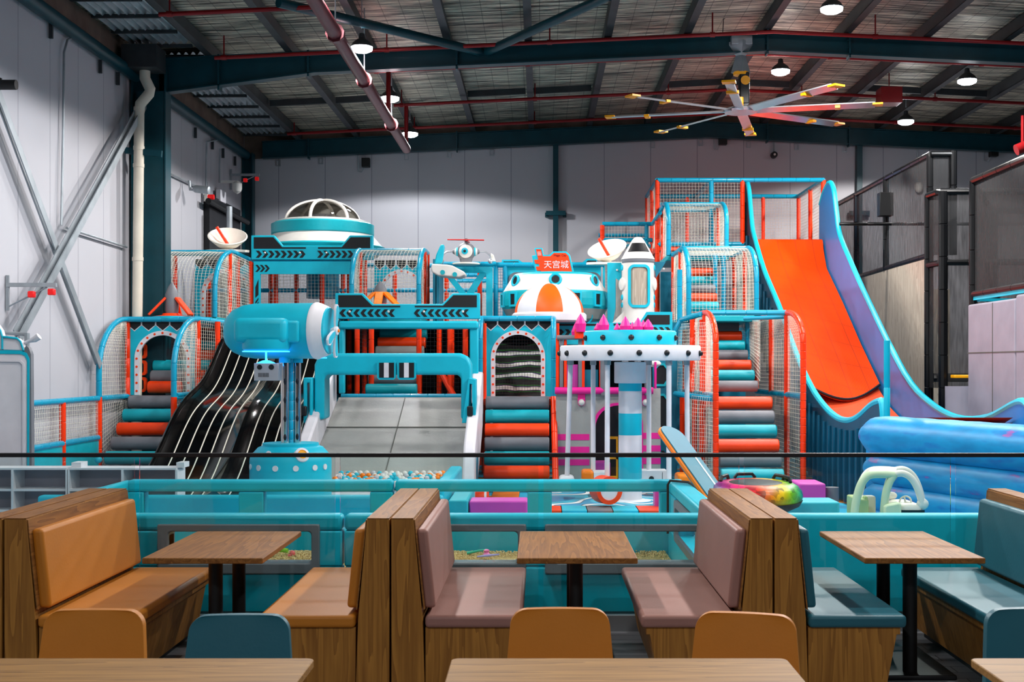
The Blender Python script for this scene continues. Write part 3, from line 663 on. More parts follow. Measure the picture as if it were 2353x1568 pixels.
b = MB(); b.tube([(xm-.25, 20.2, 2.6), (xr, 19.5, 2.6)], TR*.8, 10); b.build('inner_rail', 'tealtube', t)
# ---- second level arches
t = thing('net_arch_bay', 'upper left netted arch bay under the left satellite dish', 'play tower', (-5.95, 21.8, 2.6))
arch_parts(t, -6.5, -5.38, 20.9, 22.5, 2.65, 3.84, 3.1, 1.3, front=True, midpost=21.9)
arch_panel(t, X(448,23.4), X(592,23.4), 23.4, 2.65, 3.82)
b = MB(); b.tube([(-5.38, 22.3, 3.84), (X(584,22.6), 22.6, 3.7)], TR, 12, seam=.28); b.build('slope_rail', 'tealtube', t)
b = MB(); b.tube([(X(577,22.4), 22.4, 2.6), (X(577,22.4), 22.4, 3.7)], TR, 12, seam=.28); b.build('post', 'orangetube', t)
b = MB(); b.net(bil((-5.36, 21.6, 2.65), (X(577,22.4), 22.4, 2.65), (X(577,22.4), 22.4, 3.68), (-5.36, 22.0, 3.8), .05), 14, 22); b.build('net_panel', 'net', t)
t = thing('net_arch_bay', 'netted arch bay directly right of the flying saucer board', 'play tower', (-2.57, 21.6, 2.6))
arch_parts(t, -3.13, -2.01, 21.0, 22.6, 2.65, 3.86, 3.2, 1.1, front=True, midpost=22.0)
arch_panel(t, -3.05, -2.05, 23.3, 2.65, 3.8)
t = thing('net_arch_bay', 'netted arch bay right of the rocket, second level', 'play tower', (3.05, 21.5, 2.6))
arch_parts(t, 2.48, 3.61, 21.0, 23.4, 2.68, 3.89, 3.3, 1.0, front=True, midpost=22.2)
stairs(t, 2.6, 3.2, 22.6, 2.9, 23.8, 3.9, 7, ['teal', 'orange', 'grey'], .09)
for x in (3.2, 3.35): b = MB(); b.tube([(x, 23.0, 2.7), (x, 23.0, 3.85)], TR, 12, seam=.28); b.build('inner_post', 'tealtube', t)
b = MB(); b.tube([(2.48, 22.0, 3.86), (2.48, 25.3, 3.98)], TR, 12, seam=.28); b.build('side_rail', 'tealtube', t)
t = thing('net_arch_bay', 'topmost netted arch bay below the tall square frame', 'play tower', (2.95, 24.1, 3.8))
arch_parts(t, 2.4, 3.48, 23.5, 25.2, 3.9, 4.95, 4.55, .8, front=True, midpost=24.6)
b = MB(); b.tube([(2.4, 24.3, 4.93), (2.33, 25.4, 4.75)], TR, 12, seam=.28); b.build('side_rail', 'tealtube', t)
# ---- top frame
t = thing('top_frame', 'tall square net frame of teal and orange tubes at the top of the drop slide', 'play tower', (3.95, 26, 0))
x0, x1, ya, yb, za, zb = 2.33, 5.62, 25.0, 27.4, 4.25, 5.52
for x, c, zlo in ((x0, 'orangetube', 2.6), (3.4, 'tealtube', za), (X(1706,25), 'orangetube', za), (x1, 'orangetube', za)):
    b = MB(); b.tube([(x, ya, zlo), (x, ya, zb)], TR*1.1, 12, seam=.28); b.build('post', c, t)
for x in (x0, 3.2, 3.75, 4.85, x1): b = MB(); b.tube([(x, yb, za), (x, yb, zb)], TR, 12, seam=.28); b.build('post', 'orangetube', t)
for x in (x0, x1): b = MB(); b.tube([(x, 26.2, 2.6 if x == x0 else za), (x, 26.2, zb)], TR, 12, seam=.28); b.build('post', 'orangetube', t)
for a, c in (((x0,ya,zb),(x1,ya,zb)), ((x0,yb,zb),(x1,yb,zb)), ((x0,ya,zb),(x0,yb,zb)), ((x1,ya,zb),(x1,yb,zb)), ((x0,ya,za),(4.1,ya,za)), ((3.4,ya,zb),(3.4,yb,zb)), ((x0,26.4,5.22),(3.4,26.4,5.22))):
    b = MB(); b.tube([a, c], TR*1.1, 12, seam=.28); b.build('rail', 'tealtube', t)
for q in (((x0,ya,za),(3.4,ya,za),(3.4,ya,zb),(x0,ya,zb)), ((3.4,ya,za),(4.05,ya,za),(4.05,ya,zb),(3.4,ya,zb)), ((x0,yb,za),(x1,yb,za),(x1,yb,zb),(x0,yb,zb)), ((x0,ya,za),(x0,yb,za),(x0,yb,zb),(x0,ya,zb)), ((x1,ya,za),(x1,yb,za),(x1,yb,zb),(x1,ya,zb))):
    L_ = (Vector(q[1])-Vector(q[0])).length; b = MB(); b.net(bil(*q, .04), int(L_/.062), int((zb-za)/.062), .0026); b.build('net_panel', 'net', t)
b = MB(); b.box(x0, 4.3, ya, yb, za-.12, za-.04); b.box(4.3, x1, 24.75, yb, za-.12, za-.04); b.build('platform', 'orange', t)
# ---- side bay left of it
t = thing('net_bay', 'small netted bay with a short orange corner sleeve, left of the tall frame', 'play tower', (1.8, 25.5, 0))
xa, xb, y = X(1384,25.5), 2.28, 25.5
for z, in ((Z(515,y),), (Z(552,y),)): b = MB(); b.tube([(xa, y, z), (xb, y, z)], TR, 12, seam=.28); b.build('rail', 'tealtube', t)
b = MB(); b.tube([(xa, y+1.6, Z(522,y)), (xb, y+1.6, Z(522,y))], TR, 12, seam=.28); b.build('rail', 'tealtube', t)
b = MB(); b.tube([(xa+.2, y+.4, Z(562,y)), (xb, y+.4, Z(562,y))], TR, 12, seam=.28); b.build('rail', 'tealtube', t)
b = MB(); b.tube([(xa, y, Z(518,y)), (xa, y, Z(553,y))], TR*1.1, 12, seam=.1); b.build('corner_sleeve', 'orangetube', t)
b = MB(); b.tube([(xa, y, Z(553,y)), (xa, y, 2.6)], TR, 12, seam=.28); b.build('post', 'tealtube', t)
b = MB(); b.tube([(xb-.12, y, Z(515,y)), (xb-.12, y, 2.6)], TR, 12, seam=.28); b.build('post', 'tealtube', t)
b = MB(); b.tube([(xb, y, Z(515,y)), (xb+.05, 24.4, 4.8)], TR, 12, seam=.28); b.build('rail', 'tealtube', t)
b = MB(); b.net(bil((xa,y,2.7),(xb,y,2.7),(xb,y,Z(515,y)),(xa,y,Z(515,y)), .03), 16, 30, .0026); b.build('net_panel', 'net', t)
# ---- inner post and net frame (depth behind the fronts)
t = thing('climbing_frame', 'inner frame of orange posts, decks and nets behind the play fronts', 'play frame', (-2, 22.5, 0))
for y, xs_, z1 in ((20.4, (-2.95, -2.72, -1.95, -1.45, -1.2), 2.55), (21.6, (-4.1, -3.0, -1.72, -1.5, -.95), 2.55), (23.2, (-4.85, -4.0, -3.5, -2.2, -1.1), 3.75), (24.4, (-6.4, -5.2, -4.7, -3.8, -2.8, -1.8, 0.2), 3.75)):
    for x in xs_: b = MB(); b.tube([(x, y, 0), (x, y, z1)], TR, 10, seam=.28); b.build('post', 'orangetube', t)
b = MB(); b.box(-6.5, -3.0, 21.0, 24.9, 2.5, 2.6); b.build('deck', 'tealdark', t)
b = MB(); b.box(-3.0, -.95, 21.9, 24.9, 2.5, 2.6); b.build('deck', 'tealdark', t)
b = MB(); b.box(-.95, 1.4, 21.5, 24.9, 2.5, 2.6); b.build('deck', 'tealdark', t)
b = MB(); b.box(1.4, 2.5, 20.8, 24.9, 2.45, 2.55); b.build('deck', 'tealdark', t)
b = MB(); b.box(-4.6, -.95, 20.0, 24.9, 1.2, 1.3); b.build('deck', 'tealdark', t)
b = MB(); b.box(2.4, 5.6, 25.0, 27.4, 2.5, 2.6); b.build('deck', 'tealdark', t)
for q in (((-6.4,24.5,2.6),(.9,24.5,2.6),(.9,24.5,3.7),(-6.4,24.5,3.7)), ((-4.9,22.9,2.6),(-3.0,22.9,2.6),(-3.0,22.9,3.7),(-4.9,22.9,3.7)), ((-1.9,20.5,1.3),(-1.0,20.5,1.3),(-1.0,20.5,2.5),(-1.9,20.5,2.5)), ((-1.9,22.5,1.3),(-1.0,22.5,1.3),(-1.0,22.5,2.5),(-1.9,22.5,2.5)), ((-3.0,20.5,1.3),(-2.7,22.5,1.3),(-2.7,22.5,2.5),(-3.0,20.5,2.5))):
    L_ = (Vector(q[1])-Vector(q[0])).length; b = MB(); b.net(bil(*q, .03), int(L_/.062), 18, .0026); b.build('net_panel', 'net' if q[0][2] > 2 else 'netblack', t)
for z in (3.78, 3.3): b = MB(); b.tube([(-6.5, 24.4, z), (1.2, 24.4, z)], TR, 10, seam=.28); b.build('rail', 'tealtube', t)
b = MB(); b.tube([(-1.7, 20.6, 1.9), (-1.35, 20.3, 1.3)], TR*1.2, 10); b.build('padded_brace', 'orangetube', t)
b = MB(); b.box(-4.5, -.95, 24.3, 24.34, .05, 2.5); b.box(-.9, 2.5, 24.3, 24.34, .05, 2.5); b.build('back_panel', 'netblack', t)  # solid black sheets put in for the shade of the dark interior
b = MB(); b.box(2.4, 3.9, 23.9, 23.94, 0.1, 2.5); b.build('back_panel', 'tealdark', t)
t = thing('roller_stairs', 'flight of padded rollers seen through the ball pit gateway', 'stairs', (-2.4, 21, 0))
stairs(t, -2.78, -1.96, 20.2, 1.46, 22.3, 2.55, 8, ['teal', 'grey', 'grey', 'orange', 'greyl', 'orange', 'teal', 'grey'], .095)
# ================================================================ BOARDS, SLIDES, MODELS
def chevs(mb, px0, px1, y0, y1, n, d, dirn, t0, m, w=None):
    st = (px1-px0)/n; h = (y1-y0); tk = st*.52; q = h*.42
    for i in range(n):
        a = px0+st*i; 
        if dirn > 0: pts = [(a, y0), (a+tk, y0), (a+tk+q, (y0+y1)/2), (a+tk, y1), (a, y1), (a+q, (y0+y1)/2)]
        else: pts = [(a+q, y0), (a+q+tk, y0), (a+tk, (y0+y1)/2), (a+q+tk, y1), (a+q, y1), (a, (y0+y1)/2)]
        mb.px(pts, d, t0-.006, t0, m)
def signboard(name, label, px0, px1, yt, yb, d, dirn, ch, parent=None, th=.12, one=None):
    # notched space-station board
    t = thing(name, label, 'sign board', (X((px0+px1)/2, d), d, Z(yb, d)))
    w_ = px1-px0; h = yb-yt; l = .19*w_; s = .26*w_; dp = .42*h
    b = MB(); b.px([(px0,yt),(px0+l,yt),(px0+s,yt+dp),(px1-s,yt+dp),(px1-l,yt),(px1,yt),(px1,yb),(px0,yb)], d, 0, th)
    b.build('board', 'tealpad', t, bevel=.012)
    b = MB(); e = w_*.022
    for sg in (0, 1):
        f = (lambda a: a) if not sg else (lambda a: px0+px1-a)
        pts = [(f(px0+e), yt+.08*h), (f(px0+l-e*.3), yt+.08*h), (f(px0+s-e*.2), yt+dp+.07*h), (f(px0+.45*w_), yt+dp+.07*h), (f(px0+.45*w_), yt+dp+.13*h), (f(px0+e), yt+dp+.13*h)]
        b.px(pts if not sg else pts[::-1], d, -.006, .0)
    b.build('dark_shape', 'black', t)
    b = MB()
    for a, c in ch: chevs(b, a, c, yt+.63*h, yb-.08*h, 8, d, dirn, 0, 0)
    b.build('chevrons', 'black', t)
    b = MB()
    for a, _ in ch:
        for k in (1.2, 6.8): c = P(a+(ch[0][1]-ch[0][0])/8*k+4, yb-.28*h, d); b.sph(c-V(0,.01,0), .02, 8)
    b.build('bolt_caps', 'white', t)
    return t
t = signboard('space_signboard', 'teal notched board with black chevrons below the flying saucer', 577, 857, 541, 597, 22.3, 1, [(588,702),(729,840)])
b = MB(); b.px([(583,601),(805,601),(805,630),(598,630),(598,735),(583,735)], 22.3, 0, .06); chevs(b, 587, 618, 609, 625, 3, 22.3, 1, 0, 1)
for y in (642,): b.px([(587,660),(594,642),(594,678),(587,685)], 22.3, -.006, 0, 1)
for i in range(3): b.px([(587,694+i*9),(594,684+i*9),(594,689+i*9),(587,700+i*9)], 22.3, -.006, 0, 1)
b.build('lower_frame', ['tealpad', 'black'], t)
b = MB(); b.tube([P(577,599,22.4), P(815,599,22.4)], TR, 12, seam=.4); b.build('rail', 'tealtube', t)
t = signboard('space_signboard', 'teal notched board with black chevrons above the ball pit gateway', 770, 1103, 674, 733, 19.0, -1, [(780,908),(951,1078)])
b = MB(); b.px([(778,738),(1099,738),(1099,756),(778,756)], 18.9, 0, .2); b.build('lintel', 'tealpad', t, bevel=.03)
b = MB(); b.px([(1079,750),(1099,750),(1099,905),(1079,905)], 18.95, 0, .18); b.build('jamb', 'tealpad', t, bevel=.02)
b = MB(); b.px([(778,750),(790,750),(790,905),(778,905)], 18.95, 0, .18); b.build('jamb', 'tealpad', t, bevel=.02)
# board pieces by the castle
t = thing('space_signboard', 'teal board with black shape behind the pink crystal spires', 'sign board', (X(1410,20.3), 20.3, Z(790,20.3)))
b = MB(); b.px([(1280,742),(1470,742),(1486,717),(1545,717),(1545,792),(1280,792)], 20.3, 0, .1)
b.px([(1474,743),(1488,724),(1539,724),(1539,746),(1474,746)], 20.3, -.006, 0, 1); b.px([(1284,744),(1400,744),(1400,749),(1284,749)], 20.3, -.006, 0, 1); b.px([(1410,744),(1472,744),(1472,748),(1410,748)], 20.3, -.006, 0, 1)
chevs(b, 1282, 1346, 757, 770, 4, 20.3, 1, 0, 1); chevs(b, 1500, 1542, 752, 764, 3, 20.3, 1, 0, 1)
b.build('board', ['tealpad', 'black'], t)
# flying saucer
cx, cy, d = X(742, 23.6), 23.6, 23.6
z0 = Z(590, d)
t = thing('flying_saucer', 'white and teal flying saucer with clear ribbed dome on the left', 'flying saucer model', (cx, cy, z0))
def zz(p): return Z(p, d)-z0
o = (cx, cy, z0)
b = MB(); b.lathe([(.5,zz(600)),(1.02,zz(590)),(1.14,zz(578)),(1.16,zz(570)),(1.1,zz(566)),(.95,zz(545)),(.93,zz(542))], o, n=48, ms=[0,0,1,1,2,2]); b.build('hull', ['greyl', 'teal', 'white'], t)
b = MB(); b.lathe([(.93,zz(543)),(.95,zz(540)),(.95,zz(518)),(.9,zz(515)),(.88,zz(515)),(.88,zz(512)),(.8,zz(509)),(.7,zz(509))], o, n=48, ms=[0,0,0,0,1,1,1]); b.build('ring', ['teal', 'white'], t)
R_ = .68; zb = zz(511); H_ = zz(462)-zb
b = MB(); b.lathe([(R_*cos(a), zb+H_*sin(a)) for a in [pi/2*i/12 for i in range(12)]]+[(.01, zb+H_)], o, n=40, caps=False); b.build('dome', 'smoke', t)
for k in range(6):
    a = 2*pi*k/6+.35; b = MB()
    b.tube([V(*o)+V(R_*1.01*cos(q)*cos(a), R_*1.01*cos(q)*sin(a), zb+(H_*1.01)*sin(q)) for q in [pi/2*i/10 for i in range(11)]], .032, 8); b.build('dome_rib', 'white', t)
b = MB(); b.tube([V(*o)+V((R_+.01)*cos(2*pi*i/36), (R_+.01)*sin(2*pi*i/36), zb) for i in range(36)], .03, 8, closed=True); b.build('dome_rim', 'white', t)
b = MB(); b.tube([V(*o)+V(0,0,zz(600)), V(*o)+V(0,0,zz(600)-.7)], .3, 20); b.build('stand', 'tealdark', t)
# satellite dishes
def dish(px, py, d, label, r=.34):
    c = P(px, py, d); t = thing('satellite_dish', label, 'satellite dish model', tuple(c-V(0,0,.26)))
    ax = V(-.05, -.62, .8).normalized() if px < 800 else V(-.1, -.6, .8).normalized(); ax = V(.12 if px < 800 else -.25, -.5, .85).normalized()
    b = MB(); b.lathe([(.03,-.15),(r*.6,-.08),(r,.06),(r*1.03,.08),(r*.97,.09),(r*.55,-.04),(.01,-.11)], c, ax, 32, caps=False); b.build('bowl', 'cream', t)
    b = MB(); b.tube([c-ax*.08, c-ax*.08+V(-.17 if px < 800 else -.18, -.1, .3)], .028, 10); b.build('feed_horn', 'orangetube', t)
    b = MB(); q = c-V(0,0,.2); b.lathe([(.001,-.02),(.38,-.02),(.38,.02),(.001,.02)], q, (.12 if px < 800 else .05, -.05, 1), 24); b.build('base_plate', 'cream', t)
    b = MB(); b.tube([q, c-ax*.1], .05, 10); b.build('neck', 'cream', t)
dish(523, 552, 22.6, 'cream satellite dish on top of the upper left arch bay')
dish(1397, 580, 22.2, 'cream satellite dish beside the rocket')
# small rockets / propeller caps
def drill(px, d, yt, yb, label, mount):
    x = X(px, d); z1, z0 = Z(yt, d), Z(yb, d); t = thing('toy_rocket', label, 'toy rocket', (x, d, z0)); h = z1-z0
    b = MB(); b.lathe([(.09,0),(.105,.1*h),(.105,.62*h),(.07,.8*h),(.03,.93*h),(.003,h)], (x,d,z0), n=18); b.build('body', 'grey', t)
    for a in ((radians(200), radians(-20), radians(90)) if not mount else (radians(215), radians(-35), radians(90), radians(-90))):
        dx = V(cos(a), sin(a), 0); q = V(x, d, z0); b = MB()
        b.beam(q+dx*.1+V(0,0,h*.5), q+dx*.36+V(0,0,-.02), .13, .04, up=(0,0,1)); b.build('fin', 'amber' if mount else 'orange', t, bevel=.01)
    b = MB(); b.lathe([(.001,-.06),(.3,-.06),(.3,-.02),(.16,0),(.14,.03),(.001,.03)], (x,d,z0-.02), n=24, ms=[1,1,0,0,0]); b.build('base', ['orange', 'tealpad'], t)
drill(395, 20.2, 648, 722, 'grey toy rocket with orange fins on the left stair tower', 0)
drill(874, 20.5, 646, 700, 'grey toy rocket with amber fins behind the gateway board', 1)
# helicopter robot
d = 22.2; c = P(1071, 579, d)
t = thing('eye_robot', 'round grey one-eyed robot with red rotor blades', 'toy robot', (c.x, c.y, Z(606,d)))
b = MB(); b.sph(c, .165, 24); b.lathe([(.1,-.2),(.12,-.1)], c, n=20); b.build('head', 'grey', t)
b = MB(); b.lathe([(.001,-.166),(.075,-.158),(.118,-.135),(.12,-.1)], c, (0,1,0), 28, caps=False); b.build('eyeball', 'white', t)
b = MB(); b.lathe([(.001,-.178),(.058,-.172),(.058,-.15)], c+V(-.015,0,0), (0,1,0), 24, caps=False); b.build('iris', 'tealpad', t)
b = MB(); b.lathe([(.001,-.19),(.024,-.186),(.024,-.16)], c+V(-.015,0,0), (0,1,0), 16, caps=False); b.build('pupil', 'black', t)
for s in (-1, 1):
    b = MB(); b.lathe([(.08,.12),(.075,.17),(.05,.2),(.03,.235),(.001,.24)], c, (s,0,0), 18, ms=[0,1,2,2]); b.build('ear_cap', ['blue' if 0 else 'tealpad', 'white', 'grey'], t)
    b = MB(); b.tube([c+V(s*.23,0,0), c+V(s*.34,-.02,.0), c+V(s*.42,-.04,-.06), c+V(s*.44,-.05,-.13)], .014, 8); b.sph(c+V(s*.43,-.05,-.17), .045, 10); b.build('arm', 'silver', t)
b = MB(); b.tube([c+V(0,0,.14), c+V(0,0,.235)], .024, 10); b.build('rotor_mast', 'grey', t)
b = MB(); b.beam(c+V(-.33,0,.215), c+V(.32,0,.205), .05, .02); b.beam(c+V(-.02,-.25,.19), c+V(.03,.25,.19), .02, .05, up=(1,0,0)); b.build('rotor_blade', 'red', t, bevel=.008)
b = MB(); b.lathe([(.001,0),(.24,0),(.24,.025),(.001,.03)], (c.x,c.y,Z(608,d)), n=24); b.build('base_disc', 'cream', t)
# rear teal frame with cross brace
d = 22.6
t = thing('braced_wall', 'teal frame with a V brace below the one-eyed robot', 'play frame', (X(1070,d), d, 2.6))
b = MB(); b.tube([P(1000,607,d), P(1140,607,d)], TR, 12, seam=.3); b.build('top_rail', 'tealtube', t)
b = MB(); b.px([(1000,610),(1132,610),(1132,627),(1000,627)], d, 0, .08); b.px([(1117,627),(1132,627),(1132,740),(1117,740)], d, 0, .08)
b.px([(1018,627),(1034,627),(1080,685),(1064,685)], d, .01, .07); b.px([(1118,627),(1102,627),(1064,685),(1082,685)], d, .01, .075); b.build('brace_panel', 'tealpad', t)
for y_ in (632, 646): b = MB(); b.tube([P(1050,y_,24.0), P(1130,y_,24.0)], TR, 10, seam=.12); b.build('inner_rail', 'tealtube', t)
b = MB(); b.net(bil(P(1020,740,23.8), P(1130,740,23.8), P(1130,650,23.8), P(1020,650,23.8), .03), 14, 12); b.build('net_panel', 'net', t)
for px_ in (1002, 1010): b = MB(); b.box(X(px_-3,22.3), X(px_+3,22.3), 21.9, 22.9, 2.6, Z(600,22.3)); b.build('side_board', 'tealdark', t)
# plane wing and tail
d = 21.4
t = thing('toy_plane', 'white plane wing with teal tail fin sticking out below the robot', 'toy plane', (X(1030,d), d, Z(640,d)))
b = MB(); b.px([(996,609),(1030,611),(1042,613),(1070,628),(1071,634),(1058,640),(1010,636),(995,628),(993,617)], d, -.25, .25); b.build('wing', 'white', t, bevel=.05, bseg=3)
b = MB(); b.px([(998,607),(1003,585),(1013,563),(1020,562),(1022,568),(1016,606)], d, -.05, .06); b.build('tail_fin', 'tealpad', t, bevel=.02)
for a, c in ((1017,626),(1045,631)): b = MB(); b.lathe([(.001,-.01),(.04,-.01),(.04,.02)], P(a,c,d-.255), (0,1,0), 14); b.build('porthole', 'teal', t)
b = MB(); q = P(1134, 600, 22.8); b.prism([(X(1129,22.8),Z(603,22.8)),(X(1129,22.8),Z(584,22.8)),(X(1135,22.8),Z(588,22.8)),(X(1140,22.8),Z(603,22.8))], XZ, 22.6, 22.75); b.build('shark_fin', 'cream', label='small cream fin standing on the rail right of the one-eyed robot', cat='fin ornament', bevel=.01)
# rear round-cornered frames
d = 22.9
t = thing('window_frame_panel', 'teal wall with round-cornered opening behind the white space pod', 'play wall', (X(1270,d), d, 2.6))
b = MB(); b.tube([P(1140,609,d-.1), P(1388,609,d-.1)], TR*1.1, 12, seam=.35); b.build('top_rail', 'tealtube', t)
b = MB(); b.loop([(X(a,d),Z(c,d)) for a,c in [(1160,612),(1390,612),(1390,742),(1160,742)]], [(X(a,d),Z(c,d)) for a,c in [(1172,632),(1376,632),(1376,735),(1172,735)]], XZ, d, d+.1); b.build('wall_panel', 'tealpad', t)
b = MB(); r_ = rrect(X(1168,d), X(1381,d), Z(738,d), Z(626,d), .14); r2 = rrect(X(1174,d), X(1375,d), Z(733,d), Z(632,d), .1); b.loop(r_, r2, XZ, d-.03, d+.02); b.build('opening_trim', 'grey', t)
for px_ in (1139, 1161): b = MB(); b.tube([P(px_,610,d-.1), P(px_,740,d-.1)], TR, 12, seam=.3); b.build('post', 'tealtube', t)
b = MB(); b.net(bil(P(1141,738,d), P(1159,738,d), P(1159,612,d), P(1141,612,d)), 4, 18, .004); b.build('net_panel', 'tealtube', t)
b = MB(); b.tube([P(1383,614,d-.15), P(1383,740,d-.15)], .02, 8); b.build('thin_pole', 'silver', t)
for a in ((1153,597,1205,606), (1335,595,1372,606)):
    b = MB(); e = 1 if a[0] < 1300 else -1
    pts = [(a[0],a[1]),(a[2]-13,a[1]),(a[2],a[3]),(a[0],a[3])] if e > 0 else [(a[0]+13,a[1]),(a[2],a[1]),(a[2],a[3]),(a[0],a[3])]
    b.px(pts, d, 0, .08); i_ = [(a[0]+4,a[1]+4),(a[2]-15,a[1]+4),(a[2]-8,a[3]-1),(a[0]+4,a[3]-1)] if e > 0 else [(a[0]+16,a[1]+4),(a[2]-2,a[1]+4),(a[2]-2,a[3]-1),(a[0]+9,a[3]-1)]
    b.px(i_, d, -.006, 0, 1); b.build('crest_board', ['tealpad', 'black'], t)
# white pod
d = 21.9; cx = X(1275, d); z0 = Z(752, d)
t = thing('space_pod', 'big white and teal round space pod with portholes', 'space pod model', (cx, d, z0)); zz = lambda p: Z(p, d)-z0; o = (cx, d, z0)
prof = [(.62,zz(752)),(.8,zz(735)),(.9,zz(713)),(.925,zz(705)),(.925,zz(690)),(.91,zz(676)),(.9,zz(672)),(.8,zz(650)),(.73,zz(636)),(.7,zz(632)),(.66,zz(630))]
b = MB(); b.lathe(prof, o, n=56, ms=[1,1,0,0,0,0,2,2,0,0]); b.build('shell', ['teal', 'greyl', 'white'], t)
def porthole(a, pz, r=.088):
    rr = lerp(.9, .73, (672-pz)/36); nrm = V(sin(a), -cos(a), .42).normalized(); c = V(cx+rr*sin(a), d-rr*cos(a), Z(pz,d)); nrm = V(sin(a), -cos(a), .22).normalized(); c += nrm*.02
    u = V(cos(a), sin(a), 0); w_ = nrm.cross(u); b = MB()
    b.tube([c+(u*cos(2*pi*i/24)+w_*sin(2*pi*i/24))*r for i in range(24)], .024, 8, closed=True); b.build('porthole_ring', 'tealpad', t)
    b = MB(); b.lathe([(.001,.006),(r,.004),(r,-.01)], c, nrm, 20, caps=False); b.build('porthole_glass', 'black', t)
for a in (0, radians(56), radians(-56)): porthole(a, 650)
for a in (radians(22), radians(50), radians(-22), radians(-50), radians(75), radians(-75)):
    c = V(cx+.925*sin(a), d-.925*cos(a), Z(692,d)); u = V(cos(a), sin(a), 0); mp = lambda p, q, s_: c+u*p+V(0,0,q)+V(sin(a),-cos(a),0)*s_
    b = MB(); b.loop(rect(-.09,.09,-.125,.125), rect(-.06,.06,-.09,.09), mp, -.03, .025); b.build('window_trim', 'tealpad', t)
    b = MB(); b.prism(rect(-.06,.06,-.09,.09), mp, -.03, .008); b.build('window_glass', 'black', t)
c = V(cx+.78*sin(radians(42)), d-.78*cos(radians(42)), Z(735,d)); n_ = V(sin(radians(42)), -cos(radians(42)), -.5).normalized(); u = n_.orthogonal().normalized(); w_ = n_.cross(u)
b = MB(); b.tube([c+(u*cos(2*pi*i/24)+w_*sin(2*pi*i/24))*.12 for i in range(24)], .02, 8, closed=True); b.build('porthole_ring', 'tealpad', t)
# orange sign
d = 21.35
t = thing('name_sign', 'orange sign with three white Chinese characters and teal edge', 'sign', (X(1275,d), d, Z(630,d)))
org = lambda L_: [(1200+a/7.84, 555+b_/7.84) for a, b_ in L_]
b = MB(); b.px(org([(218,118),(362,118),(388,242),(490,242),(555,180),(790,180),(862,245),(938,580),(245,586),(172,255),(243,246)]), d, 0, .07); b.build('backing', 'tealpad', t, bevel=.01)
b = MB(); b.px(org([(248,142),(338,142),(368,268),(505,268),(572,208),(780,208),(832,262),(905,578),(345,580),(335,530),(265,526),(243,456),(312,452),(300,406),(234,400),(214,334),(288,328)]), d, -.012, 0); b.build('face', 'orange', t)
b = MB()
for k in range(3): b.px(org([(268+k*5,190+k*26),(334+k*5,188+k*26),(338+k*5,198+k*26),(270+k*5,200+k*26)]), d, -.018, -.011)
b.build('bars', 'whitepad', t)
def text(s, name, x, y, z, size, mk, parent, ext=.004, rot=(pi/2,0,0), bold=0):
    c = bpy.data.curves.new(name, 'FONT'); c.body = s; c.size = size; c.align_x = 'CENTER'; c.align_y = 'CENTER'; c.extrude = ext; c.offset = bold
    q = bpy.data.objects.new(name, c); COL.objects.link(q); bpy.context.view_layer.update()
    me = bpy.data.meshes.new_from_object(q.evaluated_get(bpy.context.evaluated_depsgraph_get())); bpy.data.objects.remove(q)
    o = bpy.data.objects.new(name, me); COL.objects.link(o); me.materials.clear(); me.materials.append(M[mk]); o.rotation_euler = rot
    o.parent = parent; o.location = V(x, y, z)-root_loc(parent); return o
text('天宫城', 'lettering', X(1278,d), d-.016, Z(609.5,d), .142, 'whitepad', t)
text('Magic City', 'small_lettering', X(1287,d), d-.014, Z(587.5,d), .05, 'redpipe', t)
# umbrella dome
d = 20.3; cx = X(1262, d)
t = thing('striped_dome', 'orange and white striped dome above the middle stair tower', 'dome ornament', (cx, d, Z(741,d)))
b = MB(); Rr = .555; H_ = Z(652,d)-Z(721,d); zb = Z(721,d); n = 64; rs = []
for i in range(15):
    a = pi/2*i/14; rs.append([V(cx+max(Rr*cos(a),.002)*sin(2*pi*j/n), d-max(Rr*cos(a),.002)*cos(2*pi*j/n), zb+H_*sin(a)) for j in range(n)])
b.rings(rs, 0, False)
for i in range(14):
    for j in range(n): b.m[i*n+j] = 1 if int(((2*pi*(j+.5)/n+radians(22.5))/radians(45)) % 8) % 2 == 0 else 0
M['domeorange'] = mat('dome orange', '#EE5A06', .45)
b.build('canopy', ['whitepad', 'domeorange'], t, sharp=60)
b = MB(); b.lathe([(.3,Z(741,d)),(.57,Z(741,d)),(.6,Z(738,d)),(.6,Z(724,d)),(.57,Z(720,d)),(.5,Z(720,d))], (cx,d,0), n=48); b.build('rim', 'whitepad', t)
b = MB(); b.tube([(cx,d,Z(741,d)),(cx,d,1.4)], .05, 10); b.build('stem', 'tealtube', t)
# rocket
d = 21.3; cx = X(1466, d); z0 = Z(744, d); zz = lambda p: Z(p, d)-z0
t = thing('play_rocket', 'tall white play rocket with round-cornered teal window', 'rocket model', (cx, d, z0)); o = (cx, d, z0)
b = MB(); b.lathe([(.3,0),(.275,zz(715)),(.27,zz(690)),(.27,zz(608)),(.27,zz(606))], o, n=36, caps=False); b.build('body', 'white', t)
b = MB(); b.lathe([(.262,zz(607)),(.275,zz(602)),(.275,zz(597)),(.285,zz(597)),(.2,zz(575)),(.1,zz(552)),(.06,zz(546)),(.003,zz(544.5))], o, n=36, ms=[1,1,0,0,0,0,0]); b.build('nose_cone', ['white', 'grey'], t)
def conept(a, p): r = lerp(.285, .1, (597-p)/45); return V(cx+(r+.006)*sin(a), d-(r+.006)*cos(a), Z(p,d))
b = MB(); b.grid(lambda u, v: conept(lerp(-.95,.95,u)*lerp(1,.95,v), lerp(581,560,v)), 16, 4); b.build('windscreen', 'black', t)
mp = lambda p, q, s_: V(cx+p, d-sqrt(max(0,.27**2-p*p))-s_, q)
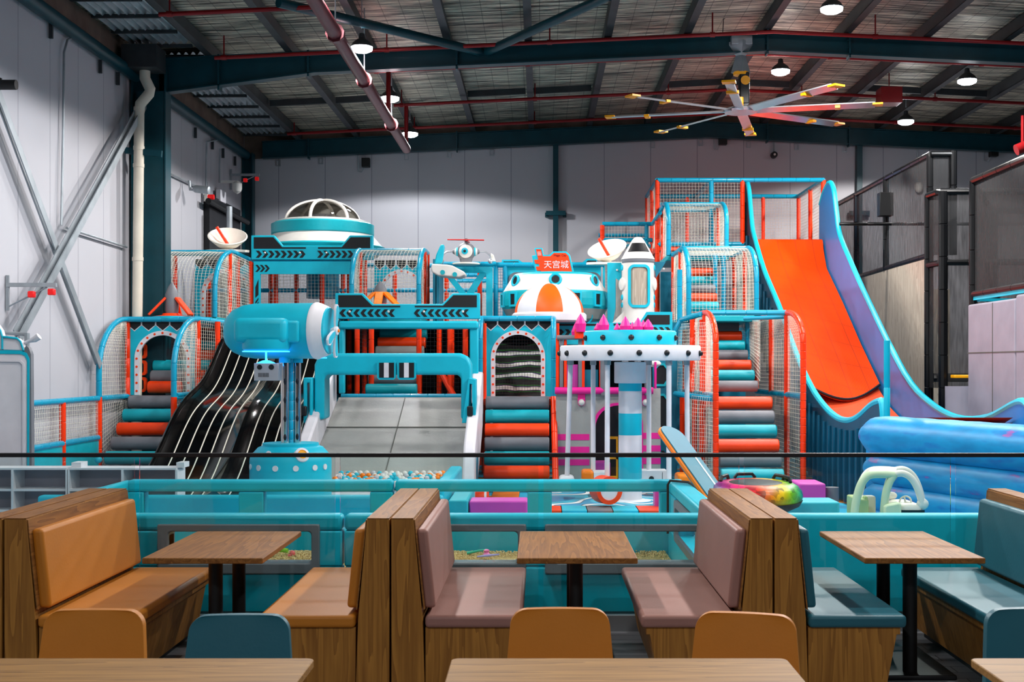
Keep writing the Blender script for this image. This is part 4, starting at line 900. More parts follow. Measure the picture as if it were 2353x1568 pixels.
b = MB(); o1 = rrect(-.185,.185,Z(709,d),Z(611,d),.1,8); i1 = rrect(-.14,.14,Z(703,d),Z(617,d),.06,8)
b.loop(o1, i1, mp, .0, .04); b.build('window_trim', 'tealpad', t)
b = MB(); b.grid(lambda u, v: mp(lerp(-.15,.15,u), lerp(Z(704,d),Z(616,d),v), .012), 12, 4); b.build('window_glass', 'panelwood', t)
for s in (-1, 1):
    b = MB(); b.lathe([(.001,.05),(.1,.035),(.13,0)], V(cx+s*.255,d-.05,Z(654,d)), (s,-.4,0), 20, caps=False); b.build('side_bulge', 'white', t)
    for p_ in (616, 684, 702):
        b = MB(); b.lathe([(.001,.02),(.04,.02),(.055,0)], V(cx+s*.262,d-.04,Z(p_,d)), (s,-.25,0), 16, caps=False); b.build('side_porthole', 'tealpad', t)
    b = MB(); b.prism([(cx+s*.2,0+z0),(cx+s*.45,0+z0),(cx+s*.25,.2+z0),(cx+s*.2,.3+z0)], XZ, d-.12, d-.05); b.build('fin', 'white', t)
    # teal gusset boards
    b = MB(); a0, a1 = (1396,1428) if s < 0 else (1504,1530)
    b.px([(a0,604),(a1,604),(a1,640),(a0+12 if s<0 else a0+2,742),(a0,742)] if s < 0 else [(a0,602),(a1,602),(a0+3,640)], d+.12, 0, .06); b.build('gusset_board', 'tealdark' if s > 0 else 'tealpad', t)
b = MB(); b.px([(1415,640),(1430,650),(1430,720),(1415,728)], d+.1, 0, .04); b.build('white_panel', 'greyl', t)
for p_ in ((1418,621),(1525,618)): b = MB(); b.sph(P(*p_, d+.1), .02, 8); b.build('bolt_cap', 'white', t)
b = MB(); b.box(X(1518,23.9), X(1545,23.9)+.1, 23.9, 23.95, 2.6, Z(625,23.9)); b.build('side_wall', 'tealdark', label='textured teal wall panel between the rocket and the netted bay', cat='play wall')
# ================================================================ SLIDES
# black wave slide
t = thing('wave_slide', 'wide glossy black wavy slide with thin white lane lines', 'slide', (-4.1, 19, 0))
xa, xb = -5.08, -3.22
def sprof(v):   # v 0 top .. 1 bottom -> (y, z)
    y = lerp(21.2, 16.2, v); s = (21.2-y)
    z = 2.62-.52*s-.04*s*s*0
    z = lerp(2.62, .12, v**.93)+.11*sin(2*pi*(v*1.7+.15))*(sin(pi*v)**.6)
    return y, max(z, .1)
lanes = 2
def sfn(u, v):
    y, z = sprof(v); l = u*lanes; f_ = l-math.floor(l) if u < 1 else 1
    prof = .13*max(0, abs(2*f_-1)**3)
    x = lerp(lerp(xa, xb, u), lerp(xa-.12, xb+.05, u), v)
    return V(x, y, z+prof)
b = MB(); NU, NV = 72, 90
b.grid(sfn, NU, NV)
b.grid(lambda u, v: V(sfn(0, v).x, sfn(0, v).y, sfn(0, v).z-.28*(1-u)), 1, NV); b.grid(lambda u, v: V(sfn(1, v).x, sfn(1, v).y, sfn(1, v).z-.28*u), 1, NV)
M['slideblack'] = mat('glossy black fibreglass', '#050506', .1, var=0, spec=.35)
b.build('slide_bed', 'slideblack', t)
for k in range(10):
    u = (k//5)*.5+.09+.083*(k % 5)
    b = MB(); b.tube([sfn(u, j/70)+V(0,0,.006) for j in range(0, 71)], .009, 5); b.build('white_line', 'net', t)
for u in (0, 1):
    b = MB(); b.tube([sfn(u, j/50)+V(0,0,.01) for j in range(51)], .035, 8); b.build('rounded_edge', 'slideblack', t)
# grey ramp into the ball pit
t = thing('ramp_slide', 'wide grey padded ramp sloping down into the ball pit', 'slide', (-2.05, 18, 0))
b = MB(); ra, rb = -3.1, -1.02
b.prism([(19.45,1.36),(16.45,.22),(16.4,.1),(19.5,1.2)], YZ, ra, rb); b.build('ramp_bed', 'greyl', t, bevel=.01)
M['seamgrey'] = mat('grey seam', '#55554F', .6)
b = MB(); b.beam((-2.07,19.4,1.347),(-2.07,16.45,.226), .012, .012); b.beam((ra,18.35,.952),(rb,18.35,.952),.012,.012); b.build('seam_line', 'seamgrey', t)
b = MB(); b.tube([(X(783,19.45),19.5,1.37),(X(1062,19.45),19.5,1.37)], TR, 12, seam=.28); b.build('top_roll', 'tealtube', t)
b = MB(); b.box(X(815,19.8), X(985,19.8), 19.6, 19.9, 1.3, 1.4); b.build('landing_pad', 'tealdark', t)
for x, s in ((ra, -1), (rb, 1)):
    b = MB(); b.prism([(19.3,1.75),(19.0,1.75),(16.9,.78),(16.6,.3),(16.6,.05),(17.2,.05),(19.3,1.0)], YZ, x, x+s*.16)
    p = b.build('side_wall', 'whitepad', t, bevel=.03)
    b = MB(); b.lathe([(.001,0),(.2,0),(.2,.01),(.001,.01)], (x+s*.16 if s > 0 else x+.0,17.3,.42), (s,0,0), 20); b.build('round_inset', 'tealdark', p)
    b = MB(); b.lathe([(.001,0),(.2,0),(.2,.01),(.001,.01)], (x+(.0 if s<0 else -.012),17.6,.62), (1,0,0), 20)
# padded gate over the ramp
t = thing('padded_gate', 'pale teal padded gate over the grey ramp with striped twin badge', 'gate', (-2.06, 18, .9))
d = 17.8; gx0, gx1 = X(722, d), X(1082, d); zt, zb_ = Z(812, d), Z(862, d)
b = MB(); W_ = .16
outer = [(gx0, Z(965,d)), (gx0, zt-.16), (gx0+.05, zt-.05), (gx0+.16, zt), (gx1-.16, zt), (gx1-.05, zt-.05), (gx1, zt-.16), (gx1, Z(965,d))]
inner = [(gx0+.14, Z(965,d)), (gx0+.14, zb_-.06), (gx0+.15, zb_-.02), (gx0+.2, zb_), (gx1-.2, zb_), (gx1-.15, zb_-.02), (gx1-.14, zb_-.06), (gx1-.14, Z(965,d))]
b.loop(outer, inner, XZ, d, d+.5, 0, True); b.build('arch_pad', 'tealpad', t, bevel=.07, bseg=4)
for s, gx in ((-1, gx0), (1, gx1)):
    b = MB(); x_ = gx-.16 if s < 0 else gx; b.loop([(X(a,d),Z(c,d)) for a,c in ([(700,868),(720,868),(720,975),(700,972)] if s<0 else [(1078,868),(1094,872),(1094,972),(1062,972)])],
        [(X(a,d),Z(c,d)) for a,c in ([(708,880),(714,880),(714,962),(708,962)] if s<0 else [(1080,882),(1086,884),(1086,962),(1076,962)])], XZ, d-.1, d+.25); b.build('side_pad', 'tealpad', t, bevel=.015)
    b = MB(); q = P(698 if s<0 else 1080, 945, d-.12); b.box(q.x-.04, q.x+.04, q.y-.04, q.y+.05, q.z-.07, q.z+.07); b.build('latch', 'black', t, bevel=.015)
for k in (0, 1):
    a0 = 867+k*46; b = MB(); dd = d-.03
    b.px([(a0+4,829),(a0+38,829),(a0+43,834),(a0+43,868),(a0+38,873),(a0+4,873),(a0,868),(a0,834)], dd, -.03, .03); p = b.build('badge_plate', 'tealpad', t)
    b = MB(); b.px([(a0+5,834),(a0+39,834),(a0+39,868),(a0+5,868)], dd, -.04, -.029); b.px([(a0+16,834),(a0+27,834),(a0+27,868),(a0+16,868)], dd, -.045, -.039, 1); b.build('badge_stripes', ['black', 'whitepad'], p)
# ---- drop slide
t = thing('drop_slide', 'huge steep orange drop slide between tall blue side walls on the right', 'slide', (4.9, 20, 0))
sl, sr = 4.17, 5.44
surf = [(24.8,4.3),(24.25,4.28),(23.95,4.05),(23.35,3.68),(22.1,2.98),(20.8,2.2),(19.65,1.56)]
M['slideorange'] = mat('orange slide mat', '#F04A10', .6, var=.05)
M['slideorange'].node_tree.nodes['Principled BSDF'].inputs['Specular IOR Level'].default_value = .1
m = M['slideorange']; nt = m.node_tree; L = nt.links.new; N = nt.nodes.new; bs = nt.nodes['Principled BSDF']
tc = N('ShaderNodeTexCoord'); br = N('ShaderNodeTexBrick'); L(tc.outputs['Object'], br.inputs[0]); br.offset = 0
br.inputs['Scale'].default_value = 1; br.inputs['Brick Width'].default_value = .34; br.inputs['Row Height'].default_value = .62; br.inputs['Mortar Size'].default_value = .008
br.inputs['Color1'].default_value = lin('#F03C02'); br.inputs['Color2'].default_value = lin('#F03C02'); br.inputs['Mortar'].default_value = lin('#B8340A')
L(br.outputs[0], bs.inputs['Base Color'])
wv = N('ShaderNodeTexWave'); wv.bands_direction = 'X'; wv.inputs['Scale'].default_value = 12; L(tc.outputs['Object'], wv.inputs[0])
bp = N('ShaderNodeBump'); bp.inputs['Strength'].default_value = .3; bp.inputs['Distance'].default_value = .01; L(wv.outputs[0], bp.inputs['Height']); L(bp.outputs[0], bs.inputs['Normal'])
bs.inputs['Specular IOR Level'].default_value = .08
f = pathfn(surf)
def mfn(u, v, dz=0):
    y, z = f(v); sag = sin(pi*u)*max(0, (v-.8)/.2)**1.5
    return V(lerp(sl, sr, u), y-sag*.2+.55*u*min(1, max(0, (4.3-z)/.6)), z-sag*.22+dz)
b = MB(); b.grid(mfn, 20, 50); b.grid(lambda u, v: mfn(1-u, v, -.05), 20, 50); b.grid(lambda u, v: mfn(u, 1, -.05*(1-v)), 20, 1); b.build('slide_mat', 'slideorange', t)
b = MB(); b.tube([mfn(i/20, 1, -.02) for i in range(21)], .022, 8); b.build('mat_edge', 'black', t)
valley = [(20.6,1.62),(19.6,1.2),(18.6,.95),(17.4,.82),(16.4,.85),(15.4,1.0),(14.5,1.25)]
M['slidered'] = mat('red orange landing mat', '#E04A1E', .7, bump=.5, bscale=80)
fv = pathfn(valley); b = MB(); b.grid(lambda u, v: V(lerp(sl, sr, u), *fv(v)), 8, 30); b.grid(lambda u, v: V(lerp(sr, sl, u), fv(v)[0], fv(v)[1]-.06), 8, 30); b.build('landing_mat', 'slidered', t)
wt = [(25.6,5.2),(25.4,5.42),(25.1,5.5),(24.85,5.3),(24.65,4.9),(24.45,4.52),(24.2,4.3),(23.2,3.62),(22.1,3.06),(21.6,2.8),(20.2,2.0),(19.2,1.54),(18.4,1.29),(17.6,1.14),(16.9,1.11),(16.3,1.19),(15.7,1.35),(15.35,1.41),(15.18,1.37),(15.1,.9),(15.08,.3)]
def smooth(pts, n=4):
    o = []
    for i in range(len(pts)-1):
        p0, p1, p2, p3 = pts[max(i-1,0)], pts[i], pts[i+1], pts[min(i+2, len(pts)-1)]
        for j in range(n):
            s_ = j/n; o.append(tuple(.5*(2*p1[k]+(p2[k]-p0[k])*s_+(2*p0[k]-5*p1[k]+4*p2[k]-p3[k])*s_*s_+(3*p1[k]-p0[k]-3*p2[k]+p3[k])*s_**3) for k in (0,1)))
    return o+[pts[-1]]
wr = [(24.7,5.0),(24.4,5.2),(23.95,5.32),(23.6,5.15),(23.35,4.65),(23.1,4.24),(22.3,3.68),(21.0,2.86),(19.0,1.72),(17.8,1.33),(16.6,1.16),(15.5,1.21),(14.5,1.43),(14.2,1.4)]
wts = smooth(wt); wrs = smooth(wr); bot = [(14.2,.05),(17.5,.02),(20,.3),(22,1.4),(25.5,3.4)]
def lowz(y):
    for (a, c), (e, g) in zip(bot, bot[1:]):
        if a <= y <= e: return lerp(c, g, (y-a)/(e-a))
    return bot[0][1]
M['slideblue'] = mat('blue gelcoat wall', '#1878BC', .4, var=.04)
def swall(x0, x1, top, name):
    n = len(top); vs = []
    for x in (x0, x1):
        for y, z in top: vs += [V(x, y, z), V(x, y, lowz(y))]
    fs = []
    for i in range(n-1):
        fs += [(2*i, 2*i+1, 2*i+3, 2*i+2), (2*n+2*i+1, 2*n+2*i, 2*n+2*i+2, 2*n+2*i+3), (2*i, 2*i+2, 2*n+2*i+2, 2*n+2*i)]
    b = MB(); b.add(vs, fs, 0); return b
dx = .16
wtl = [(y-.35 if y > 24 else y-.25*(y > 19), z) for y, z in wts]
M['slideteal'] = mat('dark teal slide wall', '#03506A', .5)
b = swall(sl-.02, sl-.07, wts, ''); b.build('side_wall', 'slideteal', t)
b = swall(sr+.03, sr+.09, wrs, ''); b.build('side_wall', 'slideblue', t)
for x, ws in ((sl-.045, wts), (sr+.06, wrs)):
    b = MB(); b.tube([(x, y, z) for y, z in ws], .045, 8); b.build('wall_top_edge', 'tealpad', t)
for j in range(33):
    y = 15.2+.32*j; zt_ = min((z for yy, z in wts if abs(yy-y) < .35), default=1)-.12
    if zt_ > lowz(y)+.1:
        b = MB(); b.box(sl-.12, sl-.07, y-.02, y+.02, lowz(y), zt_); b.build('wall_rib', 'slideteal', t)
b = MB(); b.tube([(X(2038,14.3), 14.3, 0), P(2038, 783, 14.3)], .036, 14, seam=.5); b.build('marker_post', 'tealpad', label='plain teal padded post standing in front of the drop slide', cat='post')
# inflatable barrier
t = thing('inflatable_wall', 'blue inflatable barrier of stacked air tubes in front of the drop slide', 'inflatable', (4, 12.5, 0))
m = mat('blue inflatable vinyl', '#0E86C4', .42, var=0, bump=.2, bscale=6); M['infl'] = m
nt = m.node_tree; L = nt.links.new; N = nt.nodes.new; bs = nt.nodes['Principled BSDF']
tc = N('ShaderNodeTexCoord'); mp_ = N('ShaderNodeMapping'); mp_.inputs['Scale'].default_value = (1.2,1.2,5); L(tc.outputs['Object'], mp_.inputs[0]); n_ = N('ShaderNodeTexNoise'); n_.inputs['Scale'].default_value = 1.6; n_.inputs['Detail'].default_value = 5; L(mp_.outputs[0], n_.inputs[0])
r_ = N('ShaderNodeValToRGB'); e = r_.color_ramp.elements; e[0].position = .35; e[0].color = lin('#0078AE'); e[1].position = .55; e[1].color = lin('#008EC4'); q = e.new(.66); q.color = lin('#0070B4'); q = e.new(.69); q.color = lin('#84509A')
L(n_.outputs[0], r_.inputs[0]); L(r_.outputs[0], bs.inputs['Base Color'])
ia, ib = V(3.62, 14.0, 0), V(5.3, 9.4, 0)
for z, r0 in ((1.08, .225), (.72, .2), (.42, .19), (.16, .17)):
    b = MB(); pts = []; rad = []
    for i in range(25):
        s_ = i/24; pts.append(ia.lerp(ib, s_)+V((.04 if z < 1 else 0)*1, 0, z-.0)); rad.append(r0*(1-.55*max(0, 1-s_*14)**2)*(1+.012*sin(s_*70)))
    b.tube(pts, rad, 20); b.build('air_tube', 'infl', t)
b = MB(); b.prism([(3.62,14.0),(5.3,9.4),(5.5,9.5),(3.85,14.1)], XY, .02, 1.1); b.build('rear_wall', 'infl', t)
# ---- black mesh trampolining frames on the right
def mcage(name, label, loc): return thing(name, label, 'net enclosure', loc)
def bt(root, pts, r=.05, seam=.5): b = MB(); b.tube(pts, r, 10, seam=seam); b.build('black_tube', 'blackgloss', root)
def bm(root, *q): b = MB(); b.grid(bil(*q, 0), 12, 12); b.build('mesh_panel', 'bmesh', root)
x = 6.2
t = mcage('mesh_enclosure', 'black mesh enclosure with sloping top rail right of the drop slide', (x, 23, 0))
bt(t, [(x, 27.5, 5.2), (x, 20.0, 5.2)]); bt(t, [(x, 27.5, 3.55), (x, 20.0, 3.6)])
for y in (26.4, 24.7, 22.6, 20.05): bt(t, [(x, y, 0 if y < 22 else 3.55), (x, y, 5.2)], .055)
bm(t, (x,27.5,3.55), (x,20,3.6), (x,20,5.2), (x,27.5,5.2))
x2 = X(2190, 20.0); bt(t, [(x,20.0,5.2),(x2,20.0,5.2)]); bt(t, [(x2,20,5.25),(x2,20,3.6)], .06); bm(t, (x,20.02,3.6),(x2,20.02,3.6),(x2,20.02,5.2),(x,20.02,5.2))
bt(t, [(x-.9,22.3,4.35),(x+3,22.3,4.35)], .03)
b = MB(); b.box(x-.03, x+.02, 20.2, 27.5, .3, 3.55); b.build('timber_wall', 'panelwood', t)
b = MB(); b.box(x+.02, x+1.6, 24.0, 24.05, .3, 3.3); b.build('timber_wall', 'panelwood', t)
q = P(2035, 470, 22.3); b = MB(); b.box(q.x-.1, q.x+.14, q.y, q.y+.2, q.z-.2, q.z+.22); b.build('speaker_box', 'cable', label='black box speaker on an arm behind the black mesh', cat='speaker', bevel=.01)
t = mcage('mesh_enclosure', 'narrow black mesh cage in the middle of the right side frames', (x, 19.2, 0))
ya, yb = 20.0, 19.0
xz = X(2135, 19.9)
bt(t, [(6.12, 19.9, Z(450,19.9)), (6.12+.0, 19.3, Z(440,19.3)), (7.6, 19.3, Z(440,19.3)-.0)]); bt(t, [(6.12,19.9,0),(6.12,19.9,Z(450,19.9))], .055); bt(t, [(6.17,19.3,0),(6.17,19.3,Z(440,19.3))], .07)
bt(t, [(6.12,19.9,Z(610,19.9)),(6.17,19.3,Z(603,19.3)),(7.5,19.3,Z(603,19.3))]); bm(t, (6.12,19.9,1.5),(6.17,19.3,1.5),(6.17,19.3,Z(440,19.3)),(6.12,19.9,Z(450,19.9)))
bt(t, [(6.12,19.6,Z(868,19.6)),(7.6,19.3,Z(868,19.6))], .07)
bm(t, (6.17,19.32,1.5),(7.6,19.32,1.5),(7.6,19.32,Z(440,19.3)),(6.17,19.32,Z(440,19.3)))
b = MB(); b.box(6.3, 7.6, 19.6, 19.62, .2, 1.5); b.build('lower_panel', 'black', t)
bt(t, [(6.75,19.0,3.4),(6.85,18.95,2.9),(6.8,18.9,1.6),(6.7,18.9,.4)], .06, 0)
b = MB(); b.box(6.05, 6.45, 18.8, 18.84, .05, Z(888,18.8)); b.build('door_panel', 'cushion', t)
b = MB(); b.loop(rect(6.5,7.0,.05,Z(890,18.8)), rect(6.58,6.98,.05,Z(896,18.8)), XZ, 18.8, 18.86); b.build('door_frame', 'whitepad', t)
b = MB(); q = P(2212, 865, 19.0); b.box(q.x-.12, q.x+.3, q.y, q.y+.2, q.z-.03, q.z+.02); b.build('shelf_toy', 'yellow', label='small yellow block on the black rail at the right', cat='toy block', bevel=.01)
t = mcage('mesh_enclosure', 'nearest black mesh cage above the grey quilted wall at the right edge', (6.3, 17, 0))
x = 6.22
bt(t, [(x, 18.1, 4.5), (x, 14.5, 4.5)], .055); bt(t, [(x,18.1,2.87),(x,14.5,2.87)], .05); bt(t, [(x,18.1,0),(x,18.1,4.5)], .06); bm(t, (x,18.1,2.87),(x,14.5,2.87),(x,14.5,4.5),(x,18.1,4.5))
bt(t, [(x,18.1,4.45),(x+.95,20,4.3),(x+2,20,4.3)], .05); bt(t, [(x+.95,20,0),(x+.95,20,4.3)], .09); bm(t, (x,18.1,2.87),(x+.95,20,2.87),(x+.95,20,4.3),(x,18.1,4.45))
bt(t, [(x,18.1,2.87),(x+.95,20,2.95)], .03)
b = MB(); b.box(x-.02, x+.02, 14.3, 18.05, 2.78, 2.84); b.box(x+.02, x+.9, 17.9, 18.0, 2.76, 2.8); b.build('teal_trim', 'tealpad', t)
b = MB(); b.box(x-.08, x+.04, 16.3, 18.1, .02, 2.72); b.box(x-.08, x+.04, 14.4, 16.28, .02, 2.76); b.build('quilted_wall', 'cushion', t, bevel=.03, bseg=3)
b = MB(); b.box(x-.085, x-.075, 14.4, 18.1, 2.02, 2.035); b.box(x-.085, x-.075, 17.1, 17.115, .1, 2.7); b.build('seam', 'seamgrey', t)
# blue bulge behind inflatable, right edge

b = MB(); b.tube([P(2335,345,22.5), P(2372,330,22.5)], .1, 14); b.tube([P(2350,330,22.5), P(2350,330,22.5)+V(0,0,.5)], .03, 8); b.build('sprinkler_pipe', 'redpipe', label='short red pipe end at the right edge above the far wall', cat='pipe')
q = P(2043, 222, 24.0); b = MB(); b.box(q.x-.2, q.x+.2, q.y-.2, q.y+.2, q.z-.15, q.z+.15); b.tube([q+V(0,0,.15), V(q.x,q.y,roofz(q.x))], .012, 6); b.build('ceiling_box', 'redpipe', label='dull red box hanging under the roof right of the fan', cat='duct box', bevel=.01)
# ================================================================ BALL PIT, AIRSHIP, CAROUSEL, CASTLE
t = thing('airship_ride', 'teal airship with white nose ring on a chrome column', 'play model', (X(668,15), 15, 0))
o = P(650, 761, 15); ax = V(1, -.17, .0).normalized(); Rr = .33
pr = [(.001,-.72),(.1,-.71),(.19,-.67),(.26,-.6),(.31,-.48),(Rr,-.34),(Rr,.42)]
b = MB(); b.lathe(pr, o, ax, 40); b.build('hull', 'tealpad', t)
b = MB(); b.lathe([(Rr+.005,.41),(Rr+.01,.43),(.325,.48),(.285,.57),(.27,.575)], o, ax, 40, caps=False); b.build('nose_ring', 'whitepad', t)
b = MB(); b.lathe([(.285,.56),(.27,.59),(.2,.58),(.001,.57)], o, ax, 36, caps=False); b.build('nose_cap', 'tealpad', t)
pc = o+ax*.65; ud = V(0,0,1); sd = ax.cross(ud).normalized()
b = MB(); b.lathe([(.001,.04),(.05,.03),(.055,0),(.03,-.05)], pc, ax, 16); pp = b.build('propeller_hub', 'whitepad', t)
b = MB(); b.lathe([(.001,.055),(.02,.05),(.022,.03)], pc, ax, 12); b.build('hub_button', 'amber', pp)
for a in (radians(100), radians(-28), radians(-92)):
    dr = sd*cos(a)+ud*sin(a)*1.0; tr = ax.cross(dr).normalized(); mpp = lambda p, q, s_: pc+dr*p+tr*q+ax*s_
    out = [(.03,-.02),(.12,-.05),(.26,-.06),(.31,-.035),(.32,0),(.31,.035),(.26,.06),(.12,.05),(.03,.02)]
    b = MB(); b.prism(out, mpp, -.012, .012); q_ = b.build('propeller_blade', 'whitepad', t)
    b = MB(); b.prism([(p*.93+.005, q*.72) for p, q in out], mpp, .011, .017); b.build('blade_inlay', 'tealpad', q_)
# side pod with LED ring
pc = P(602, 757, 14.55)
b = MB(); b.box(pc.x-.31, pc.x+.3, pc.y-.12, pc.y+.3, pc.z-.16, pc.z+.13); b.build('side_pod', 'tealpad', t, bevel=.07, bseg=4)
b = MB(); b.box(pc.x+.25, pc.x+.42, pc.y+.02, pc.y+.4, pc.z-.15, pc.z+.1); b.build('pod_bracket', 'tealpad', t, bevel=.03, bseg=3)
b = MB(); b.lathe([(.25,-.25),(.27,-.22),(.27,-.12)], pc+V(.03,.08,0), n=28); b.build('pod_collar', 'tealpad', t)
b = MB(); b.lathe([(.001,-.262),(.27,-.262),(.27,-.25),(.25,-.25)], pc+V(.03,.08,0), n=32); b.build('light_ring', 'blue', t)
b = MB(); b.tube([pc+V(.03,.08,-.25), pc+V(.03,.08,-.37)], .012, 8); b.lathe([(.13,-.42),(.1,-.385),(.04,-.36),(.001,-.355)], pc+V(.03,.08,0), n=20); b.build('light_dome', 'blue', t)
b = MB(); b.lathe([(.001,0),(.12,0),(.12,.012)], P(728,824,15), n=20); b.build('rear_light', 'blue', t)
cx = X(668, 15)
for x, y in ((cx-.06,14.95), (cx+.06,15.08)):
    b = MB(); b.tube([(x,y,.85),(x,y,1.96)], .048, 18); ch = b.build('chrome_tube', 'chrome', t)
    for k in range(5): 
        b = MB(); b.sph((x+.01,y-.043,1.0+.22*k), .032, 12, sc=(.6,.3,1.3)); b.build('oval_slot', 'black', ch)
    b = MB(); b.tube([(x,y,1.88),(x,y,2.05)], .07, 16); b.build('socket', 'tealpad', t)
b = MB(); b.tube([(cx,15.02,.85),(cx,15.02,2.0)], .03, 12, seam=.12); b.build('centre_pole', 'tealtube', t)
b = MB(); b.lathe([(.48,0),(.48,.72),(.47,.78),(.38,.88),(.33,.9),(.33,.93),(.001,.93)], (cx,15,0), n=40); bs_ = b.build('base', 'tealpad', t)
for a, z, r_ in [(radians(-90+q_), .66, .034) for q_ in (-62,-38,-10,18,46,66)]+[(radians(-90+q_), .83, .03) for q_ in (-25, 20)]:
    R2 = .482 if z < .7 else .43; b = MB(); nx = V(cos(a), sin(a), .0 if z < .7 else .6); b.lathe([(.001,.008),(r_,.008),(r_,-.02)], V(cx+R2*cos(a), 15+R2*sin(a), z), nx, 16); b.build('white_spot', 'whitepad', bs_)
a = radians(-62); b = MB(); b.lathe([(.001,.02),(.05,.02),(.055,.03),(.085,.02),(.09,-.02)], V(cx+.44*cos(a), 15+.44*sin(a), .81), V(cos(a), sin(a), .5), 24, ms=[1,1,0,0]); b.build('dial', ['whitepad', 'yellow'], bs_)
q = P(616, 855, 14.6); b = MB(); b.box(q.x-.14, q.x+.14, q.y-.1, q.y+.1, q.z-.1, q.z+.1)
b.lathe([(.001,0),(.03,0),(.03,.01)], q+V(-.075,-.1,.055), (0,-1,0), 12, m=1); b.lathe([(.001,0),(.032,0),(.032,.01)], q+V(.06,-.1,.055), (0,-1,0), 12, m=1)
for k in range(9): b.box(q.x-.09+.014*k, q.x-.083+.014*k, q.y-.106, q.y-.1, q.z-.06, q.z-.01, 1)
b.build('control_box', ['silver', 'black'], t, bevel=.006)
# ball pit
t = thing('ball_pit', 'ball pit tub with padded teal walls at the foot of the grey ramp', 'ball pit', (-2.4, 15, 0))
b = MB(); b.box(-1.16, -1.0, 13.2, 16.3, 0, .55); b.build('side_wall', 'tealpad', t, bevel=.03)
b = MB(); b.box(-5.2, -1.0, 13.05, 13.2, 0, .5); b.build('front_wall', 'tealpad', t, bevel=.03)
b = MB(); b.box(-3.3, -1.17, 13.25, 16.5, .02, .3); b.build('loose_ball_bed', 'whitepad', t)
cols = ['white', 'tealpad', 'amber', 'greyl']; r = .037
M['clearball'] = mat('clear grey plastic ball', '#B9BCC2', .2, var=0); cols[3] = 'clearball'
proto = {}; rng = random.Random(3)
names = {'white': 'white', 'tealpad': 'teal', 'amber': 'orange', 'clearball': 'clear grey'}
cnt = 0
for i in range(18):
    for j in range(15):
        x = -2.58+.082*i*1.0+rng.uniform(-.012,.012)+(.04 if j % 2 else 0); y = 16.45-.072*j+rng.uniform(-.01,.01)
        if x > -1.2 or cnt > 285: continue
        z = .37+.05*sin(i*.9+j*.3)+rng.uniform(0,.03)
        if y > 16.0: z = max(z, .24+(y-16.0)*.38+.03)
        k = rng.choice(['white','white','white','clearball','tealpad','tealpad','amber'])
        if k not in proto:
            b = MB(); b.sph((0,0,0), r, 12); o = b.build('pit_ball', k, label='%s plastic ball at the foot of the grey ramp' % names[k], cat='ball', group='balls in the ball pit', loc=(0,0,0)); proto[k] = o
        else: o = proto[k].copy(); COL.objects.link(o)
        o.location = (x, y, z); cnt += 1
# carousel
cx, cy = 1.22, 17.0
t = thing('hanging_carousel', 'white and teal round carousel on a striped padded column', 'carousel', (cx, cy, 0))
b = MB(); b.lathe([(.28,0),(.28,.03),(.2,.05)], (cx,cy,.0), n=32); b.build('foot', 'whitepad', t)
zs = [.03, .0, 0]; bands = [(.03,.28,'whitepad'),(.28,.62,'tealpad'),(.62,.95,'whitepad'),(.95,1.25,'tealpad'),(1.25,1.5,'whitepad'),(1.5,1.63,'tealpad')]
bands = [(.03,.3,'whitepad'),(.3,.74,'tealpad'),(.74,1.08,'whitepad'),(1.08,1.37,'tealpad'),(1.37,1.68,'whitepad')]
bands = [(.03,Z(1100,17),'whitepad'),(Z(1100,17),Z(1050,17),'tealpad'),(Z(1050,17),Z(1000,17),'whitepad'),(Z(1000,17),Z(950,17),'tealpad'),(Z(950,17),Z(899,17),'whitepad'),(Z(899,17),Z(881,17),'tealpad')]
for a, c, k in bands: b = MB(); b.lathe([(.155,a),(.157,a+.01),(.157,c-.01),(.155,c)], (cx,cy,0), n=28); b.build('column_band', k, t)
b = MB(); b.lathe([(.2,Z(881,17)),(.215,Z(880,17)),(.215,Z(833,17)),(.2,Z(832,17))], (cx,cy,0), n=28); b.build('column_collar', 'whitepad', t)
b = MB(); z1, z2 = Z(795,17), Z(829,17); b.lathe([(.88,z2),(.93,z2),(.945,z2+.03),(.945,z1-.02),(.93,z1),(.001,z1+.01)], (cx,cy,0), n=64); ring_ = b.build('canopy_ring', 'whitepad', t, sharp=60)
b = MB(); z3, z4 = Z(761,17), Z(793,17); b.lathe([(.6,z4),(.62,z4),(.62,z3-.02),(.6,z3),(.001,z3+.01)], (cx,cy,0), n=56); drum = b.build('canopy_drum', 'tealpad', t, sharp=60)
for k in range(16):
    a = 2*pi*k/16-pi/2+.05; b = MB(); b.sph((cx+.95*cos(a), cy+.95*sin(a), (z1+z2)/2-.005), .038, 12); b.build('black_knob', 'black', ring_)
for k in range(10):
    a = 2*pi*k/10-pi/2-.05; b = MB(); b.sph((cx+.625*cos(a), cy+.625*sin(a), (z3+z4)/2-.005), .038, 12); b.build('black_knob', 'black', drum)
seatdef = [(1311,1303,1093,17.2,'w'),(1363,1363,1080,17.6,'o'),(1396,1395,1118,16.35,'ring'),(1491,1491,1080,17.7,'w2'),(1537,1537,1110,16.3,'w2'),(1578,1580,1088,17.3,'o')]
